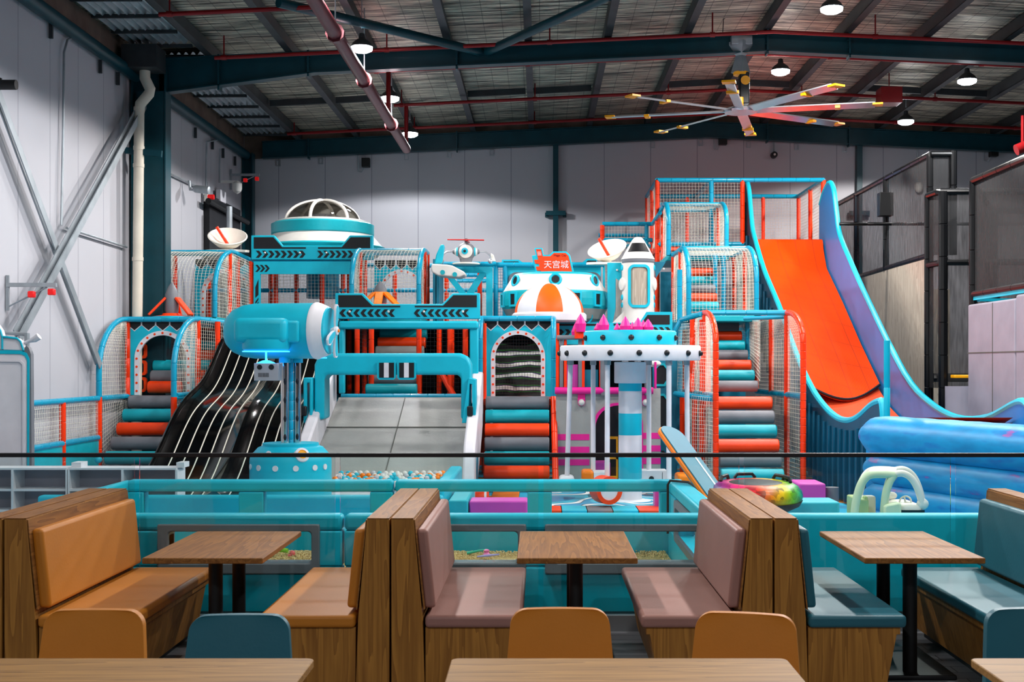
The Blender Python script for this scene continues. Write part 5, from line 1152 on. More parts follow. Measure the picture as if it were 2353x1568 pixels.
for px0, px1, py, d, kind in seatdef:
    top = P(px0, 829, d); top.z = z2; bt_ = P(px1, py, d)
    b = MB(); b.tube([top, top-V(0,0,.06)], .045, 10); b.build('pole_clamp', 'galv', t)
    b = MB(); b.tube([top-V(0,0,.04), bt_], .034, 12); b.build('hanging_pole', 'whitepad', t)
    if kind == 'w': b = MB(); b.box(bt_.x-.11, bt_.x+.1, d-.2, d+.2, bt_.z-.22, bt_.z); b.build('seat', 'whitepad', t, bevel=.05, bseg=3)
    if kind in ('o',): b = MB(); b.box(bt_.x-.16, bt_.x+(.0 if px0 < 1400 else .1), d-.22, d+.22, bt_.z-.22, bt_.z); b.build('seat', 'amber', t, bevel=.04, bseg=3)
    if kind == 'o' and px0 < 1400: b = MB(); b.box(bt_.x+.0, bt_.x+.17, d-.2, d+.2, bt_.z-.22, bt_.z-.02); b.lathe([(.02,0),(.028,0),(.028,.008),(.02,.008)], (bt_.x+.08,d-.2,bt_.z-.12), (0,-1,0), 14, m=1); b.build('seat_end', ['whitepad', 'black'], t)
    if kind == 'w2': b = MB(); b.box(bt_.x-.14, bt_.x+.24, d-.18, d+.18, bt_.z-.24, bt_.z); b.lathe([(.03,0),(.036,0),(.036,.008),(.03,.008)], (bt_.x+.02,d-.18,bt_.z-.11), (0,-1,0), 16, m=1); b.box(bt_.x+.17, bt_.x+.175, d-.187, d-.18, bt_.z-.2, bt_.z-.02, 1); b.build('seat', ['whitepad', 'black'], t)
    if kind == 'ring':
        c = P(1392, 1126, 16.2); b = MB(); b.lathe([(.125,-.12),(.18,-.12),(.18,.12),(.125,.12),(.125,-.12)], c, (.4,-1,0), 36, caps=False); b.lathe([(.001,.1),(.126,.1)], c, (.4,-1,0), 30, m=1, caps=False)
        b.build('ring_seat', ['orange', 'whitepad'], t)
# printed floor under the carousel
mm = mat('printed play floor', '#3FB4D2', .4, var=0); nt = mm.node_tree; L = nt.links.new; N = nt.nodes.new; bs = nt.nodes['Principled BSDF']
tc = N('ShaderNodeTexCoord'); mp_ = N('ShaderNodeMapping'); mp_.inputs['Scale'].default_value = (.7,.55,1); L(tc.outputs['Object'], mp_.inputs[0]); n_ = N('ShaderNodeTexNoise'); n_.inputs['Scale'].default_value = 1.3; n_.inputs['Detail'].default_value = .5; L(mp_.outputs[0], n_.inputs[0])
mu = N('ShaderNodeMath'); mu.operation = 'MULTIPLY'; mu.inputs[1].default_value = 7; L(n_.outputs[0], mu.inputs[0]); fr = N('ShaderNodeMath'); fr.operation = 'FRACT'; L(mu.outputs[0], fr.inputs[0])
r_ = N('ShaderNodeValToRGB'); r_.color_ramp.interpolation = 'CONSTANT'; e = r_.color_ramp.elements; e[0].color = lin('#45B6D0'); e[0].position = 0; e[1].position = .42; e[1].color = lin('#16262C')
for p_, c_ in ((.45,'#F0EEEE'),(.66,'#16262C'),(.69,'#2E93BC')): q = e.new(p_); q.color = lin(c_)
L(fr.outputs[0], r_.inputs[0]); L(r_.outputs[0], bs.inputs['Base Color']); M['printed'] = mm
b = MB(); b.box(-.1, 2.4, 16.3, 19.0, .0, .03); b.build('printed_mat', 'printed', label='blue and white swirl-printed floor mat under the carousel', cat='floor mat')
x = -.3
for i, k in enumerate(('orange', 'tealpad', 'grey', 'tealpad', 'orange', 'tealpad')):
    x0 = x+.5*i*.64+.25; b = MB(); b.box(x0, x0+.33 if i else x0+.33, 15.7, 16.28, 0, .04)
    b.build('border_mat', k, label='%s border floor tile in front of the carousel, %s' % ({'orange':'orange','tealpad':'teal','grey':'grey'}[k], ['leftmost of the row','second of the row','middle of the row','right of the grey one','next to the teal right end','right end of the row'][i]), cat='floor mat', group='border tiles in front of the carousel')
# castle
d = 19.0
t = thing('toy_castle', 'grey and pink castle play house behind the carousel', 'play house', (.95, d, 0))
xa, xb = X(1278,d), X(1518,d); zt = Z(893,d)
dr0, dr1, dz = X(1368,d), X(1472,d), Z(932,d)
def half(x0, x1):
    b = MB(); b.box(x0, x1, d, d+.1, 0, zt)
    return b
b = MB(); cxd = (dr0+dr1)/2; rd = (dr1-dr0)/2
arc = [(dr0, 0)]+[(cxd-rd*cos(pi*i/16), dz-rd+rd*sin(pi*i/16)) for i in range(17)]+[(dr1, 0)]
out = [(xa if a <= cxd else xb, c) if c <= dz-rd+1e-6 else (lerp(xa, xb, i/(len(arc)-1)), zt) for i, (a, c) in enumerate(arc)]
out[1] = (xa, dz-rd); out[2] = (xa, zt); out[-3] = (xb, zt)
b.loop(out, arc, XZ, d, d+.1, 0, True)
for i in range(3):
    y0, y1 = Z(1012+29*i,d), Z(998+29*i,d); b.box(xa, dr0-.09, d-.005, d, y0, y1, 1); b.box(dr1+.03, xb, d-.005, d, y0-.02+.04, y1-.02+.04, 1)
w_ = b.build('castle_wall', ['greyl', 'pink'], t)
b = MB(); pa = [(p, q) for p, q in arc]; b.loop([(cxd+(p-cxd)*1.1, q+.04*(q>.1)) for p, q in arc], arc, XZ, d-.03, d+.12, 0, True); b.build('door_trim', 'pink', t)
b = MB(); b.tube([(X(1275,d), d-.05, Z(898,d)), (X(1500,d), d-.05, Z(898,d))], .052, 14, seam=.65); b.build('pink_rail', 'pink', t)
for p_ in (1336, 1483):
    b = MB(); x_ = X(p_,d); b.prism([(x_-.055,Z(905,d)),(x_-.055,Z(928,d)),(x_-.03,Z(933,d)),(x_+.03,Z(933,d)),(x_+.055,Z(928,d)),(x_+.055,Z(905,d))], XZ, d-.03, d); q_ = b.build('pink_tab', 'pink', t)
    b = MB(); b.sph((x_, d-.05, Z(925,d)), .05, 14); b.build('white_ball', 'white', q_)
b = MB(); b.box(xa+.1, xb-.1, d+1.2, d+1.25, 0, 1.3); b.build('back_wall', 'black', t)
b = MB(); b.loop(rect(X(1390,d+.5), X(1420,d+.5), .1, .75), rect(X(1393,d+.5), X(1416,d+.5), .14, .71), XZ, d+.5, d+.53); b.box(X(1390,d+.5), X(1420,d+.5), d+.5, d+.53, .4, .43); b.build('yellow_frame', 'yellow', t)
b = MB(); b.box(xa+.1, X(1360,d)+.3, d+.4, d+.9, 0, .35); b.build('inner_bench', 'magenta', t)
# upper castle grille
b = MB(); zb0, zb1 = Z(890,d), Z(778,d)
for p_ in (1290, 1333, 1386): b.box(X(p_-4,d), X(p_+4,d), d, d+.08, zb0, zb1)
b.build('grey_post', 'grey', t)
b = MB(); b.tube([(X(1280,d),d-.02,Z(776,d)),(X(1345,d),d-.02,Z(776,d))], .035, 10); b.build('grey_rail', 'grey', t)
b = MB()
for p_ in (1281, 1340, 1299, 1381): b.tube([(X(p_,d),d+.02,zb0),(X(p_,d),d+.02,zb1)], .025, 8)
b.build('orange_sleeve', 'orangetube', t)
b = MB(); b.box(X(1299,d), X(1328,d), d+.1, d+.13, zb0, Z(838,d)); b.build('pink_window_pane', 'magenta', t)
b = MB(); b.box(X(1338,d), X(1375,d), d+.1, d+.13, zb0, Z(850,d)); b.build('teal_window_pane', 'tealdark', t)
b = MB(); b.prism([(X(1385,d),zb0),(X(1400,d),zb0),(X(1395,d),Z(850,d)),(X(1389,d),Z(850,d))], XZ, d+.1, d+.12); b.build('orange_cone', 'orange', t)
for px_, yt, yb, r_, dd in ((1334,721,757,.085,18.9),(1322,742,773,.06,19.1),(1387,722,762,.085,18.8),(1373,742,762,.055,19.0),(1418,742,762,.05,18.9),(1437,727,762,.085,18.8),(1453,740,762,.05,19.1),(1466,730,762,.08,18.8),(1478,735,762,.05,19.1),(1489,733,762,.085,18.85)):
    x_ = X(px_,dd); z0, z1 = Z(yb+6,dd), Z(yt,dd); h = z1-z0; b = MB(); b.lathe([(r_*.8,0),(r_,h*.45),(r_*.55,h*.75),(.003,h)], (x_,dd,z0), n=10); o_ = b.build('crystal_spire', 'pink', label='pink crystal spire %s' % {1334:'standing highest, left of the carousel top',1322:'small, hiding behind the leftmost tall spire',1387:'tall, left of centre over the carousel drum',1373:'short, left beside the tall second spire',1418:'short, standing alone in the middle gap',1437:'tall, in the middle over the carousel drum',1453:'short, between the two middle tall spires',1466:'tall, third from the right over the drum',1478:'small, peeking between the two right spires',1489:'tall, rightmost over the carousel drum'}[px_], cat='castle spire', sharp=10)
b = MB(); b.tube([(X(1331,18.9),18.95,Z(757,18.9)),(X(1331,18.9),18.95,Z(778,18.9))], .07, 10); b.build('spire_pillar', 'orangetube', t)
for px_ in (1387, 1437, 1466, 1489): b = MB(); b.tube([(X(px_,18.9),18.95,Z(764,18.9)),(X(px_,18.9),18.95,1.4)], .05, 8); b.build('spire_pillar', 'grey', t)
b = MB(); b.tube([(X(1506,18.8),18.8,Z(893,d)),(X(1506,18.8),18.8,Z(832,d))], .018, 8); b.build('pink_pole', 'pink', t)
b = MB(); b.sph(P(1503,836,18.9), .09, 14, sc=(1.2,1,.6)); b.build('white_cap', 'white', t)
# dark teal space door right of castle
d = 19.8
t = thing('space_door_panel', 'deep teal space-door panel with octagonal recess behind the carousel poles', 'play wall', (X(1535,d), d, 0))
b = MB(); b.box(X(1500,d), X(1556,d), d, d+.08, .1, Z(775,d)); b.build('panel', 'tealdark', t)
for y0, y1 in ((835, 888), (905, 1010)):
    oc = [(1504,y0+12),(1514,y0),(1526,y0),(1536,y0+12),(1536,y1-12),(1528,y1),(1504,y1)]; ic = [(1507,y0+14),(1515,y0+5),(1524,y0+5),(1531,y0+14),(1531,y1-14),(1525,y1-5),(1507,y1-5)]
    b = MB(); f_ = lambda L_: [(X(a,d),Z(c,d)) for a,c in L_]; b.loop(f_(oc), f_(ic), XZ, d-.04, d); b.build('octagon_trim', 'teal', t)
    b = MB(); b.px(ic, d, -.005, .0); b.build('dark_recess', 'black', t)
b = MB(); chevs(b, 1504, 1545, 1036, 1045, 3, d, 1, 0, 0); b.build('chevrons', 'black', t)
t = thing('climbing_frame', 'orange posts and netting left of the right stair tower', 'play frame', (2.3, 20, 0))
for p_, dd in ((1568,19.6),(1596,19.3),(1612,19.0)): b = MB(); b.tube([(X(p_,dd),dd,0),(X(p_,dd),dd,1.35)], TR, 10, seam=.28); b.build('post', 'orangetube', t)
b = MB(); b.tube([P(1552,905,19.5),P(1640,918,18.4)], TR, 10, seam=.28); b.build('rail', 'tealtube', t)
b = MB(); b.net(bil(P(1556,900,20),P(1638,912,18.5),P(1640,740,18.6),P(1560,745,20.5),.03), 22, 20); b.build('net_panel', 'net', t)
b = MB(); b.net(bil(P(1590,1095,18.9),P(1642,1095,18.3),P(1642,915,18.3),P(1590,910,18.9),.03), 10, 20); b.build('net_panel', 'net', t)
b = MB(); b.tube([P(1548,765,20.4),P(1566,735,20.4),P(1612,722,19.4)], TR, 10, seam=.28); b.build('rail', 'tealtube', t)
for p_ in (1590, 1612, 1628): b = MB(); b.tube([P(p_,900,19.4),P(p_,735,19.4)], TR*.8, 10, seam=.28); b.build('post', 'orangetube', t)
b = MB(); b.tube([P(1562,900,20.6),P(1562,620,20.6)], TR, 10, seam=.28); b.build('post', 'tealtube', t)
for p_, yy in ((1563, 650),): b = MB(); b.net(bil(P(1545,740,20.9),P(1580,740,20.9),P(1580,600,22),P(1545,640,22.5),.02), 8, 24); b.build('net_panel', 'net', t)
# ================================================================ NEAR PLAY AREA
# play floor
b = MB(); b.box(WX+.1, 9.0, 9.3, 24.8, .0, .012)
pm = mat('blue play floor', '#1FA9CF', .5, var=0); stripes(pm, [(0,'#1FA9CF'),(.62,'#E88A2A'),(.8,'#1FA9CF'),(.97,'#1E88B0')], 'DIAGONAL', .16, 3); M['pfloor'] = pm
b.build('play_floor_mat', 'pfloor', label='blue play floor with orange swirls inside the padded fence', cat='floor mat')
# padded fences
FT = .774
def opening_panel(t, x0, x1, y0, y1, zt, ops, zlo, zhi, mk='tealpad', name='padded_panel', bev=.03):
    xs_ = [x0]
    for a, c in ops: xs_ += [a, c]
    xs_.append(x1)
    for i in range(0, len(xs_), 2):
        b = MB(); b.box(xs_[i], xs_[i+1], y0, y1, zlo, zhi); b.build('padded_post', mk, t, bevel=.012)
    b = MB(); b.box(x0, x1, y0, y1, zhi, zt); b.build('top_pad', mk, t, bevel=bev, bseg=3)
    b = MB(); b.box(x0, x1, y0, y1, 0, zlo); b.build('base_pad', mk, t, bevel=.02)
d = 11.8
t = thing('padded_fence', 'teal padded fence with clear windows behind the pebble pit, left length', 'padded fence', (-2.5, d, 0))
xm_ = X(905, d)
ops = [(X(330,d), X(548,d)), (X(605,d), X(850,d))]
opening_panel(t, X(290,d), xm_-.01, d, d+.16, FT, ops, .32, .665)
for a, c in ops: b = MB(); b.box(a, c, d+.02, d+.03, .33, .66); b.build('window_pane', 'acrylic', t)
t = thing('padded_fence', 'teal padded fence with open windows in front of the carousel', 'padded fence', (0, d, 0))
ops = [(X(972,d), X(1212,d)), (X(1268,d), X(1517,d))]
opening_panel(t, xm_+.01, X(1530,d)+.17, d, d+.16, FT, ops, .32, .665)
t = thing('padded_fence', 'teal padded side fence angled past the white shelves on the left', 'padded fence', (-4, 10.8, 0))
b = MB(); b.prism([(X(290,d)-.02, d+.16), (X(290,d)+.02, d), (X(155,10), 10.0), (X(103,10), 10.0), (X(103,10), 10.15)], XY, 0, FT); b.build('wall_pad', 'tealpad', t, bevel=.04, bseg=3)
t = thing('padded_fence', 'teal padded side fence with black strap beside the rainbow tube', 'padded fence', (1.3, 10.5, 0))
x0, x1 = 1.2, 1.38
b = MB(); b.box(x0, x1, 9.25, 11.78, .66, FT); b.build('top_pad', 'tealpad', t, bevel=.03, bseg=3)
b = MB(); b.box(x0, x1, 9.25, 11.78, 0, .34); b.build('base_pad', 'tealpad', t, bevel=.02)
for a, c in ((9.25,9.6),(11.2,11.78)): b = MB(); b.box(x0, x1, a, c, .34, .66); b.build('padded_post', 'tealpad', t)
b = MB(); b.loop(rrect(9.58,11.2,.3,.66,.06), rrect(9.66,11.12,.36,.6,.05), YZ, x0-.012, x0+.02); b.build('window_trim', 'grey', t)
b = MB(); b.tube([(x0-.02,11.62,.3),(x0-.02,11.62,.75),(x0,11.6,.79),(x1-.03,11.45,.79),(x1+.02,11.4,.75)], .012, 6); b.build('strap', 'black', t)
d = 9.1
for k, (xa, xb, ops, la) in enumerate(((X(-160,d), X(786,d), [(X(388,d), X(716,d))], 'front padded teal barrier with grey-framed window behind the left booth table'),
        (X(791,d), X(1700,d), [(X(868,d), X(1190,d)), (X(1278,d), X(1620,d))], 'front padded teal barrier with two grey-framed windows behind the middle booth table'),
        (X(1703,d), X(2500,d), [], 'plain front padded teal barrier behind the right booth table'))):
    t = thing('padded_barrier', la, 'padded fence', ((xa+xb)/2, d, 0))
    if ops:
        opening_panel(t, xa, xb, d, d+.14, FT, ops, .4, .655)
        for a, c in ops:
            b = MB(); b.loop(rrect(a-.08,c+.06,.345,.705,.012,4), rrect(a+.0,c-.0,.425,.652,.03,4), XZ, d-.022, d+.16); b.build('window_trim', 'grey', t, bevel=.012)
            b = MB(); b.box(a, c, d+.05, d+.06, .43, .66); b.build('window_pane', 'acrylic', t)
    else: b = MB(); b.box(xa, xb, d, d+.14, 0, FT); b.build('solid_pad', 'tealpad', t, bevel=.03, bseg=3)
# pebble pit
b = MB(); b.box(-3.7, 1.19, 9.26, 11.79, .03, .09); b.build('pit_base', mat('pebble bed', '#DDB97C', .7, var=.3, vscale=60, bump=1, bscale=90), label='bed of beige pebbles lying under the loose ones in the pit', cat='pebble bed', kind='stuff')
rg = random.Random(5); b = MB()
for i in range(15000):
    x = rg.uniform(-2.9, 1.17); y = 11.78-abs(rg.gauss(0,1))*.45
    if y < 9.4: continue
    z = .1+.035*sin(x*5)*sin(y*4)+rg.uniform(0,.02); r_ = rg.uniform(.0065,.0095); s_ = rg.uniform(.7,1.2)
    a = rg.uniform(0,pi); ca, sa = cos(a)*r_*1.3, sin(a)*r_*1.3
    b.add([(x+ca,y+sa,z),(x-sa*.7,y+ca*.7,z),(x-ca,y-sa,z),(x+sa*.7,y-ca*.7,z),(x,y,z+r_),(x,y,z-r_)], [(0,1,4),(1,2,4),(2,3,4),(3,0,4),(1,0,5),(2,1,5),(3,2,5),(0,3,5)])
b.build('loose_pebbles', mat('beige pebbles', '#EDCB90', .5, var=.25, vscale=40), label='loose beige pebbles filling the pit behind the barrier windows', cat='pebbles', kind='stuff', sharp=80)
def toy(mb, name, mk, la, cat='sand toy', **k): mb.build(name, mk, label=la, cat=cat, **k)
M['lime'] = mat('lime plastic', '#8CCB2A', .4); M['coral'] = mat('coral plastic', '#F06A66', .4); M['lilac'] = mat('lilac plastic', '#A9A4E6', .4); M['jade'] = mat('jade plastic', '#2FB89A', .4); M['rose'] = mat('rose plastic', '#F27FB0', .4)
q = P(638, 1274, 11.3); b = MB(); b.tube([q+V(-.09,0,.02), q+V(0,.02,.04), q+V(.09,0,.03)], [.012,.022,.02], 10); toy(b, 'toy_scoop', 'lime', 'lime green toy scoop on the pebbles in the left window')
q = P(672, 1277, 11.3); b = MB(); b.sph(q+V(0,0,.02), .026, 12); b.tube([q+V(-.035,-.02,0), q+V(.015,0,.01)], .012, 8); toy(b, 'toy_rattle', 'coral', 'coral red toy with a round knob on the pebbles in the left window')
q = P(1088, 1272, 11.5); b = MB(); b.tube([q+V(-.06,0,.0), q+V(.05,.02,.02), q+V(.12,.02,.03)], [.014,.01,.008], 8); toy(b, 'toy_rake', 'jade', 'jade green toy rake on the pebbles in the middle window')
q = P(1118, 1274, 11.4); b = MB(); b.lathe([(.035,0),(.02,.015),(.028,.035),(.01,.045)], q, n=12); toy(b, 'toy_mould', 'rose', 'pink crown-shaped sand mould beside the jade rake')
q = P(1122, 1280, 11.35); b = MB(); b.tube([q+V(-.1,0,0), q+V(0,0,.01), q+V(.1,0,.02)], [.007,.012,.007], 8); toy(b, 'toy_spade', 'lilac', 'lilac toy spade in front of the pink sand mould')
q = P(1500, 1292, 11.2); b = MB(); b.sph(q, .03, 10, sc=(1.4,1,.6)); toy(b, 'toy_shell', 'lime', 'green toy shell on the pebbles right of the middle table')
# white cubby shelves
def cubby(x0, x1, d, nx, label, tabs):
    t = thing('cubby_shelf', label, 'shelf', ((x0+x1)/2, d, 0)); H_ = Z(1076,d)
    b = MB(); b.box(x0, x1, d, d+.3, H_-.02, H_); b.build('top_board', 'whitepad', t)
    for i in range(nx+1): x = lerp(x0, x1, i/nx); b = MB(); b.box(x-.012, x+.012, d, d+.3, 0, H_-.02); b.build('upright', 'whitepad', t)
    for zz_ in (Z(1127,d), Z(1175,d), .04): b = MB(); b.box(x0, x1, d+.01, d+.3, zz_-.012, zz_+.012); b.build('shelf_board', 'whitepad', t)
    b = MB(); b.box(x0, x1, d+.3, d+.31, 0, H_); b.build('back_board', 'cushion', t)
    for a, c in tabs: b = MB(); b.box(X(a,d), X(c,d), d+.05, d+.25, H_, H_+.055); b.build('top_stop', 'whitepad', t)
d = 13.4
cubby(X(-97,d), X(153,d), d, 2, 'white open cubby shelf at the far left edge', [])
cubby(X(157,d), X(405,d), d, 2, 'white open cubby shelf left of the black wave slide', [(160,182),(402,420)])
# van shaped play house front at the left edge
d = 14.2; t = thing('play_van', 'white van-shaped playhouse front with teal edging at the left edge', 'play house', (X(0,d), d, 0))
b = MB(); fz = lambda L_: [(X(a,d),Z(c,d)) for a,c in L_]
b.prism(fz([(-140,1090),(62,1090),(64,830),(60,818),(50,811),(-140,808)]), XZ, d, d+.04); b.build('body_panel', 'whitepad', t, bevel=.02)
b = MB(); b.loop(fz([(-140,826),(48,828),(57,836),(57,1092),(-140,1092)]), fz([(-135,830),(46,832),(53,839),(53,1088),(-135,1088)]), XZ, d-.02, d); b.build('panel_seam', 'whitepad', t)
b = MB(); b.prism(fz([(-140,802),(50,806),(62,812),(68,825),(67,1090),(63,1090),(63,828),(58,818),(48,814),(-140,812)]), XZ, d-.01, d+.05); b.build('teal_edge', 'tealpad', t)
b = MB(); b.prism(fz([(60,794),(66,800),(71,815),(73,1090),(67,1090),(67,830),(64,818),(54,806)]), XZ, d+.0, d+.08); b.build('side_edge', 'grey', t)
b = MB(); b.prism(fz([(-60,745),(-8,745),(2,760),(6,775),(6,805),(-60,803)]), XZ, d, d+.1); b.prism(fz([(6,774),(40,778),(48,785),(55,806),(6,805)]), XZ, d, d+.1); b.build('roof_panel', 'whitepad', t, bevel=.01)
b = MB(); b.tube([V(a,d-.01,c) for a,c in fz([(6,774),(40,778),(48,785),(55,806)])], .012, 6); b.tube([V(a,d-.01,c) for a,c in fz([(-8,745),(2,760),(6,775),(6,803)])], .012, 6); b.build('roof_edging', 'tealpad', t)
b = MB(); b.tube([P(4,764,d+.2), P(62,769,d+.2)], .022, 10); b.tube([P(62,766,d+.2), P(62,795,d+.2)], .03, 10); b.build('top_tube', 'galv', t)
b = MB(); b.tube([P(54,789,d+.1), P(68,784,d+.05), P(80,780,d), P(90,773,d)], [.018,.02,.035,.04], 12); b.build('side_mirror', 'whitepad', t)
# toddler car
d = 11.0
t = thing('toddler_car', 'cream and mint ride-on toddler car with open roof', 'ride-on car', (X(2045,d), d, 0))
pz = lambda p, q, dd=0: P(p, q, d)+V(dd*.3, dd, 0)
for dd, k in ((0, 'mint'), (.42, 'cream')):
    s_ = 0 if dd == 0 else 22
    b = MB()
    b.tube([pz(*q_,dd) for q_ in smooth([(1963,1190),(1967,1155),(1976,1120),(1988,1099),(2003,1091),(2030,1090),(2054,1092)], 5)], .036, 12); b.build('rear_pillar', k, t)
    b = MB(); b.tube([pz(*q_,dd) for q_ in smooth([(2056,1090),(2044,1108),(2035,1138),(2030,1190)], 5)], .034, 12); b.build('door_pillar', k, t)
for dd in (0.0, .42):
    b = MB(); b.tube([pz(*q_,dd) for q_ in smooth([(2052,1091),(2072,1088),(2090,1096),(2104,1114),(2114,1140),(2119,1162)], 5)], .03, 12); b.build('front_pillar', 'cream', t)
b = MB(); b.prism([(pz(p_,0,q_).x, d+q_) for p_, q_ in ((1994,-.02),(2060,-.02),(2060,.44),(1994,.44))], XY, Z(1091,d), Z(1083,d)); b.build('roof', 'cream', t, bevel=.03, bseg=3)
b = MB(); b.box(X(1972,d), X(1997,d), d+.0, d+.42, .25, Z(1148,d)); b.box(X(1988,d), X(1995,d), d+.0, d+.1, .25, Z(1141,d)); b.build('seat_back', 'green', t, bevel=.02)
b = MB(); b.box(X(1996,d), X(2036,d), d+.32, d+.42, .2, Z(1149,d)); b.build('far_side', 'cream', t, bevel=.02)
b = MB(); b.prism([(X(2026,d),.2),(X(2068,d),.2),(X(2068,d),Z(1156,d)),(X(2060,d),Z(1153,d)),(X(2032,d),Z(1158,d)),(X(2027,d),Z(1164,d))], XZ, d-.06, d+.02); b.build('door', 'mint', t, bevel=.02)
b = MB(); b.box(X(1965,d), X(2120,d), d-.03, d+.45, .1, .42); b.build('body', 'mint', t, bevel=.06, bseg=3)
b = MB(); b.box(X(2066,d), X(2120,d), d-.03, d+.42, .2, Z(1158,d)); b.build('bonnet', 'cream', t, bevel=.05, bseg=3)
b = MB(); b.sph(pz(2120,1159,.0), .05, 12, sc=(1.1,.6,1)); b.sph(pz(2046,1150,.38), .045, 12, sc=(1.2,.6,.8)); b.build('headlamp_bulge', 'cream', t)
c = pz(2080,1157,.1); ax_ = V(-.55,-.75,.35).normalized(); u = ax_.orthogonal().normalized(); w_ = ax_.cross(u)
b = MB(); b.tube([c+(u*cos(2*pi*i/24)+w_*sin(2*pi*i/24))*.052 for i in range(24)], .008, 8, closed=True)
for i in range(3): a = 2*pi*i/3; b.tube([c, c+(u*cos(a)+w_*sin(a))*.05], .008, 6)
b.build('steering_wheel', 'cream', t)
for a in (1985, 2100):
    for dd in (-.04, .4): b = MB(); b.lathe([(.001,0),(.11,0),(.12,.02),(.12,.07),(.001,.08)], (X(a,d), d+dd, .12), (0,1,0), 18); b.build('wheel', 'cable', t)
b = MB(); b.box(X(2068,d), X(2122,d), d-.035, d-.02, Z(1178,d), Z(1172,d)); b.build('bumper_strip', 'seam', t)
# rainbow snow tube
d = 11.2; c = P(1738, 1130, d); c.z = Z(1130, d)
t = thing('snow_tube', 'big inflated rainbow snow tube with black handles', 'snow tube', (c.x, d+.05, c.z-.3)); 
m = mat('rainbow scales', '#D03060', .35, var=0); M['rainbow'] = m; nt = m.node_tree; L = nt.links.new; N = nt.nodes.new; bs = nt.nodes['Principled BSDF']
tc = N('ShaderNodeTexCoord'); sp = N('ShaderNodeSeparateXYZ'); L(tc.outputs['Object'], sp.inputs[0]); mr = N('ShaderNodeMapRange'); mr.inputs[1].default_value = -.45; mr.inputs[2].default_value = .45; L(sp.outputs[0], mr.inputs[0])
r_ = N('ShaderNodeValToRGB'); e = r_.color_ramp.elements; e[0].position = 0; e[0].color = lin('#126FB0'); e[1].position = 1; e[1].color = lin('#0E5FB0')
for p_, c_ in ((.12,'#8A1E86'),(.3,'#E0205A'),(.45,'#F02818'),(.58,'#F57A10'),(.7,'#F2C014'),(.8,'#7CC428'),(.9,'#12A06A')): q = e.new(p_); q.color = lin(c_)
vo = N('ShaderNodeTexVoronoi'); vo.inputs['Scale'].default_value = 15; vo.distance = 'MANHATTAN'; L(tc.outputs['Object'], vo.inputs[0]); L(mr.outputs[0], r_.inputs[0])
mx = N('ShaderNodeMix'); mx.data_type = 'RGBA'; mx.blend_type = 'MULTIPLY'; mx.inputs[0].default_value = .75; L(r_.outputs[0], mx.inputs[6])
bw = N('ShaderNodeRGBToBW'); L(vo.outputs['Color'], bw.inputs[0]); cr = N('ShaderNodeMapRange'); cr.inputs[3].default_value = .1; cr.inputs[4].default_value = 1.5; L(bw.outputs[0], cr.inputs[0]); cmb = N('ShaderNodeCombineColor')
for i in range(3): L(cr.outputs[0], cmb.inputs[i])
L(cmb.outputs[0], mx.inputs[7]); L(mx.outputs[2], bs.inputs['Base Color'])
def torus(mb, c, R_, r_, tilt, sq=1.0, n=40, k=16, m=0, a0=0, a1=2*pi):
    ax = V(0, -sin(tilt), cos(tilt)); u = V(1,0,0); w_ = ax.cross(u); rs = []
    for i in range(n):
        a = 2*pi*i/n; dr = u*cos(a)+w_*sin(a); rs.append([c+dr*(R_+r_*cos(a0+(a1-a0)*j/k))+ax*(r_*sq*sin(a0+(a1-a0)*j/k)) for j in range(k)])
    return mb.rings(rs, m, False, True)
tilt = radians(2); cc = V(c.x, d+.05, c.z-.035)
b = MB(); torus(b, cc, .27, .148, tilt, .8); b.build('tube_cover', 'rainbow', t)
b = MB(); b.lathe([(.001,-.15),(.2,-.15),(.3,-.13),(.39,-.085),(.415,-.04)], cc, V(0,-sin(tilt),cos(tilt)), 36, caps=False); b.build('base_cloth', 'black', t)
b = MB(); b.lathe([(.001,.126),(.14,.125),(.2,.12),(.24,.112)], cc, V(0,-sin(tilt),cos(tilt)), 30, caps=False); b.build('centre_cloth', 'black', t)
ax_ = V(0,-sin(tilt),cos(tilt)); wv_ = ax_.cross(V(1,0,0))
for a in (100, 152, 30, 8):
    dr = V(1,0,0)*cos(radians(a))+wv_*sin(radians(a)); tg = ax_.cross(dr); q = cc+dr*.29+ax_*.118
    b = MB(); b.tube([q-tg*.1, q-tg*.07+ax_*.035, q+tg*.07+ax_*.035, q+tg*.1], .016, 8); b.build('handle', 'black', t)
b = MB(); q = P(1636, 1118, 11.9); torus(b, V(q.x, 12.0, q.z-.1), .2, .11, tilt); toy(b, 'snow_tube', 'infl', 'blue snow tube peeking out behind the rainbow one', 'snow tube')
